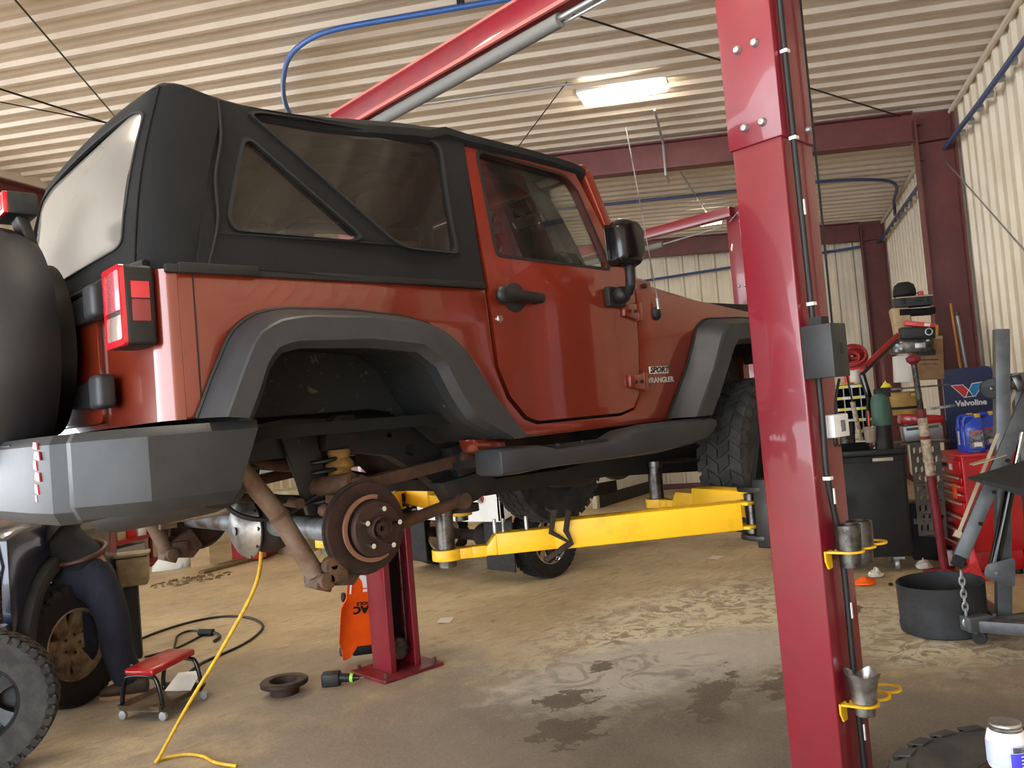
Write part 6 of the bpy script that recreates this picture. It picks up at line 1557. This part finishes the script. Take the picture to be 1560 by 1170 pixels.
# advertising board
sg = thing('sign_board', 'navy oil-brand sign board with red and blue V logo', 'sign', (7.98, 2.80, 0))
q = at(1472, 560, 8.15); SGx = Vector((q.x, q.y, 0)); zt = q.z
sx = lambda u, w, o=0.0: G(SGx, u, -o, w)
brd = roundpoly([(-.22, .35), (.22, .35), (.22, zt), (-.22, zt)], .06, 6)
MB().plate(brd, [], lambda u, w: sx(u, w), UY * .03, .1).build('board', 'sign_navy', sg)
MB().plate([(.22, zt - .42), (.22, .36), (.02, .36), (.02, zt - .67)], [], lambda u, w: sx(u, w, .002), UY * .001).build('blue_wedge', 'sign_blue', sg)
z0 = zt - .26
W_ = [(-.155, .10), (-.045, .10), (.0, .045), (.035, .105), (.155, .115), (.055, -.025), (-.045, -.03)]
MB().plate(W_, [], lambda u, w: sx(u, z0 + w, .003), UY * .001).build('logo_outline', 'white_ink', sg)
MB().plate([(-.142, .094), (-.049, .094), (-.006, .040), (-.035, -.022), (-.043, -.022)], [], lambda u, w: sx(u, z0 + w, .0045), UY * .001).build('logo_red', 'sign_red', sg)
MB().plate([(.006, .045), (.040, .098), (.141, .107), (.052, -.018), (.034, -.018)], [], lambda u, w: sx(u, z0 + w, .0045), UY * .001).build('logo_blue', 'sign_blue', sg)
MB().plate([(.0, .034), (.028, -.018), (-.027, -.022)], [], lambda u, w: sx(u, z0 + w, .0045), UY * .001).build('logo_navy', 'sign_navy', sg)
text('sign_letters', 'Valvoline', .074, axes(sx(.01, z0 - .085, .003), UX, UZ), 'white_ink', sg, .001, 1.0, 0, .003)
MB().bar(sx(-.225, .0, -.04), sx(-.225, zt - .04, -.04), .05, .05, UX).bar(sx(.225, .0, -.06), sx(.225, zt - .3, -.06), .03, .03, UX).bar(sx(-.225, .30, -.05), sx(.225, .30, -.05), .03, .03).build('sign_frame', 'black', sg, bevel=.006)
MB().bar(sx(-.217, zt - .5, -.01), sx(-.217, zt - .08, -.01), .012, .03, UX).build('light_edge', 'galv', sg)
# poles against the column
for nm, m, x0, y0, x1, y1, lab in (('broom_handle', 'broom', 1448, 462, 1462, 552, 'varnished wooden broom handle leaning on the nearer column'), ('steel_pole', 'galv', 1457, 476, 1471, 556, 'galvanised pole leaning beside the wooden broom handle')):
    a = at(x0, y0, 8.45); b_ = at(x1, y1, 8.47); dd = (b_ - a).normalized(); e = b_ + dd * ((b_.z - .01) / -dd.z)
    o = MB().tube([a, e], .013 if m == 'broom' else .02, 10); o = tag(o.build(nm, m), lab, 'pole')
    if m == 'galv': MB().tube([a, a + dd * .03], .026, 12).build('pole_cap', 'dark_steel', o)
# engine hoist
eh = thing('engine_hoist', 'grey folding engine hoist with down-turned boom at the right edge', 'engine hoist', (5.9, 1.95, 0))
mb0 = Vector((5.92, 1.96, 0)); 
MB().bar((5.935, 1.945, .06), (6.005, 1.80, 1.95), .085, .085, UX).build('mast', 'hoist', eh, bevel=.006)
tip = at(1457, 862, 5.27); bu = at(1570, 596, 5.4); bd_ = (bu - tip).normalized()
bm_ = MB().bar(tip + bd_ * .06, bu + bd_ * .35, .075, .085, UX).build('boom', 'hoist', eh, bevel=.005)
MB().bar(tip, tip + bd_ * .13, .06, .07, UX).build('boom_tip', 'rubber', bm_, bevel=.004)
for k in (.30, .52, .74, 1.05): MB().cyl(tip + bd_ * k - UX * 0 - Vector((.030, .034, 0)) * 1.3, tip + bd_ * k - Vector((.030, .034, 0)) * 1.55, .012, n=12).build('pin_hole', 'black_ink', bm_)
MB().bar(tip + bd_ * .20 + UX * -.055 + UZ * .03, bu + UX * -.08 + UZ * .03, .018, .02, UX).build('tie_rod', 'hoist_edge', eh)
MB().bar(tip + bd_ * .19 - UX * .05, tip + bd_ * .23 - UX * .05, .05, .08, UX).bar(tip + bd_ * .72 + UX * .03 + UZ * .05, tip + bd_ * .66 - UX * .14 + UZ * .05, .09, .006).build('bracket', 'hoist_edge', eh)
ca, cb_ = at(1514, 862, 5.32), at(1541, 735, 5.32)
cy = MB().tube([ca, cb_], .033, 20).tube([ca - (cb_ - ca).normalized() * .05, ca], .02, 12).build('ram_cylinder', 'gloss_black', eh)
MB().tube([cb_, cb_ + (cb_ - ca) * .6], .016, 12).build('ram_rod', 'chrome', cy)
MB().plate(roundpoly([(-.09, -.03), (.08, -.10), (.10, .09), (-.07, .05)], .03), [], lambda u, w: at(1522, 872, 5.27) + UX * u + UZ * w, UY * .01).cyl(at(1518, 873, 5.26), at(1518, 873, 5.32), .014, n=12).build('ram_bracket', 'hoist', eh, bevel=.002)
# folded leg standing up with its castor
MB().bar((at(1550, 568, 5.45).x, at(1550, 568, 5.45).y, .20), at(1550, 568, 5.45), .075, .085, UX).build('folded_leg', 'hoist', eh, bevel=.005)
q = at(1510, 592, 5.42)
MB().lathe([(.02, -.022), (.062, -.02), (.066, -.012), (.066, .012), (.062, .02), (.02, .022)], q, UY * 1.0 + UX * .15, 28).build('leg_castor', 'black', eh)
MB().bar(q, q + UX * .15 + UZ * .015, .03, .055, UZ).bar(q + UX * .13 + UZ * .015, q + UX * .18 + UZ * .03, .06, .10, UZ).cyl(q - UY * .03, q + UY * .03, .016, n=12).build('castor_fork', 'dark_steel', eh, bevel=.004)
# base
b0 = Vector((5.56, 2.05, .12)); 
MB().bar((5.60, 2.02, .10), (6.5, 1.50, .10), .08, .07).bar((5.63, 1.98, .115), (5.72, 1.52, .115), .085, .075).bar((5.92, 1.96, .09), (6.3, 2.2, .09), .08, .07).build('base_frame', 'hoist', eh, bevel=.005)
MB().box((5.64, 1.99, .165), (.16, .09, .012), rotm(0, 0, -.6)).bar((5.57, 2.045, .13), (5.70, 1.96, .13), .10, .09).build('foot_plate', 'hoist', eh, bevel=.004)
for c, nm in ((Vector((5.615, 1.985, .045)), 'a'), (Vector((5.74, 1.55, .045)), 'b'), (Vector((6.3, 1.64, .045)), 'c'), (Vector((6.3, 2.18, .045)), 'd')):
    MB().lathe([(.012, -.016), (.040, -.014), (.044, 0), (.040, .014), (.012, .016)], c, UX * .3 + UY, 22).bar(c + UZ * .005, c + UZ * .06, .045, .02, UX).build('castor', 'black', eh)
# chain with hook
lk0 = at(1464, 872, 5.24)
ch_ = thing('lifting_chain', 'steel chain and hook hanging from the hoist boom tip', 'chain', lk0)
for k in range(7):
    c = lk0 + Vector((.002 * k, 0, -.015 - .040 * k)); s_ = UX if k % 2 else UY
    MB().tube([c + s_ * (.015 * math.cos(t)) + UZ * (.028 * math.sin(t)) for t in [2 * PI * j / 14 for j in range(14)]], .0065, 6, closed=True).build('link', 'galv', ch_)
c = lk0 + Vector((.012, 0, -.315))
MB().tube([c + UX * (.02 * math.cos(t)) + UZ * (.024 * math.sin(t)) for t in [PI * .5 + PI * 1.45 * j / 12 for j in range(13)]], [.006] + [.009] * 11 + [.004], 8).build('hook', 'galv', ch_)
# dark sloping plate near the hoist
pt = thing('work_tray', 'black angled tray corner jutting in from the right frame edge', 'tray', (5.6, 1.6, 0))
a, b_, c = at(1474, 727, 5.0), at(1600, 690, 5.4), at(1600, 755, 4.6)
MB().add([a, b_, c, a - UZ * .012, b_ - UZ * .012, c - UZ * .05], [(0, 1, 2), (5, 4, 3), (0, 2, 5, 3), (1, 0, 3, 4), (2, 1, 4, 5)]).build('tray_top', 'mud', pt)
g_ = (a + b_ + c) / 3 + (b_ + c - a * 2) * .12
MB().cyl((g_.x, g_.y, .03), (g_.x, g_.y, g_.z - .03), .025, n=14).cyl((g_.x, g_.y, .0), (g_.x, g_.y, .03), .18, n=24).build('tray_post', 'dark_steel', pt)
# black tub on the floor
tc = Vector((5.82, 2.27, 0))
n = 48
def tubr(r, z, e=0.0): return [tc + Vector((math.cos(a) * r, math.sin(a) * r, z + e * math.cos(a + .5))) for a in [2 * PI * k / n for k in range(n)]]
one(MB().loft([tubr(.235, .0), tubr(.262, .012), tubr(.268, .06), tubr(.262, .07), tubr(.268, .33, .01), tubr(.258, .33, .01), tubr(.25, .07), tubr(.24, .018)]), 'drain_tub', 'mud', 'round black open tub on the floor behind the hoist chain', 'tub', ang=50)
# red jack behind the tub
rj = thing('jack_stand', 'red jack stand on the floor between tub and tool chest', 'jack stand', flr(1486, 886))
q = flr(1486, 886)
MB().prism([(-.16, .001), (.10, .001), (.10, .05), (.06, .05), (.0, .35), (-.035, .35), (-.02, .07), (-.15, .05)], lambda u, w: G(q, u, 0, w), UY * .12).build('stand_body', 'sign_red', rj, bevel=.005)
MB().bar(G(q, -.18, -.03, .02), G(q, .02, -.03, .16), .035, .02).build('jack_lever', 'sign_red', rj)
# litter on the floor
crumple(flr(1318, 889), (.12, .09, .06), 'orange_rag', 'orange_rag', 'orange rag on the floor beside the near lift post', 'rag', 3)
crumple(flr(1335, 879), (.08, .07, .09), 'paper_towel', 'rag', 'crumpled white paper towel on the floor before the cabinet', 'towel', 7)
crumple(flr(1408, 866), (.10, .07, .10), 'paper_scrap', 'rag', 'white crumpled bag on the floor between cabinet and red stand', 'bag', 9)
q = flr(1446, 860)
one(MB().lathe([(.001, 0), (.04, 0), (.042, .01), (.042, .12), (.036, .13), (.001, .13)], q, (0, 0, 1), 18), 'spray_can', 'rag', 'small white can beside the foot of the red stand', 'can')
one(MB().ball(flr(1357, 892) + UZ * .012, (.02, .02, .012), 10, 6), 'rubber_plug', 'black', 'tiny black plug on the floor right of the crumpled towel', 'plug')
# tyres and jar at the lower right corner
tcx = Vector((2.16, .60, 0))
for k in range(3):
    ow = thing('tyre', ['chunky tyre at the bottom of the corner stack', 'middle tyre of the corner stack', 'topmost chunky tyre of the corner stack, under the white jar'][k], 'tyre', (tcx.x, tcx.y, .245 * k), 'tyres stacked in the lower right corner')
    make_wheel(ow, (tcx.x, tcx.y, .125 + .247 * k), (0, 0, 1), .385, .225, .205, 'rust', 'rubber_grey', 6, 26)
jr = thing('compound_jar', 'white screw-top jar with blue label at the lower right corner', 'jar', (2.19, .745, .75))
jc = at(1531, 1106, 2.0); jb = .737
MB().lathe([(.001, 0), (.042, 0), (.044, .006), (.044, jc.z - jb - .028), (.040, jc.z - jb - .012), (.033, jc.z - jb - .004), (.001, jc.z - jb - .004)], (jc.x, jc.y, jb), (0, 0, 1), 36).build('jar_body', 'jar', jr)
MB().lathe([(.0345, 0), (.036, .002), (.036, .006), (.034, .008), (.036, .011), (.036, .015), (.033, .019), (.001, .0175)], (jc.x, jc.y, jc.z - .007), (0, 0, 1), 36).build('jar_lid', 'steel', jr)
cd_ = Vector((jc.x, jc.y, 0)).normalized(); a0 = math.atan2(-cd_.y, -cd_.x)
def band(t0, t1, z0, z1, m, nm, r=.0448):
    ring = [[(jc.x + rr * math.cos(a), jc.y + rr * math.sin(a), z) for rr, z in ((r, z0), (r + .0006, z0), (r + .0006, z1), (r, z1))] for a in [a0 + t0 + (t1 - t0) * k / 16 for k in range(17)]]
    return MB().loft(ring).build(nm, m, jr)
h_ = jc.z - jb
band(-1.5, 1.5, jb + .01, jb + h_ * .68, 'jar_label', 'jar_label')
band(.12, 1.45, jb + .01, jb + h_ * .48, 'jar_blue', 'label_block', .0456)
band(.25, 1.4, jb + h_ * .50, jb + h_ * .64, 'label_grey', 'label_text', .0456)
for k in range(4): band(.62, 1.2, jb + h_ * (.14 + .085 * k), jb + h_ * (.165 + .085 * k), 'white_ink', 'label_line', .0464)
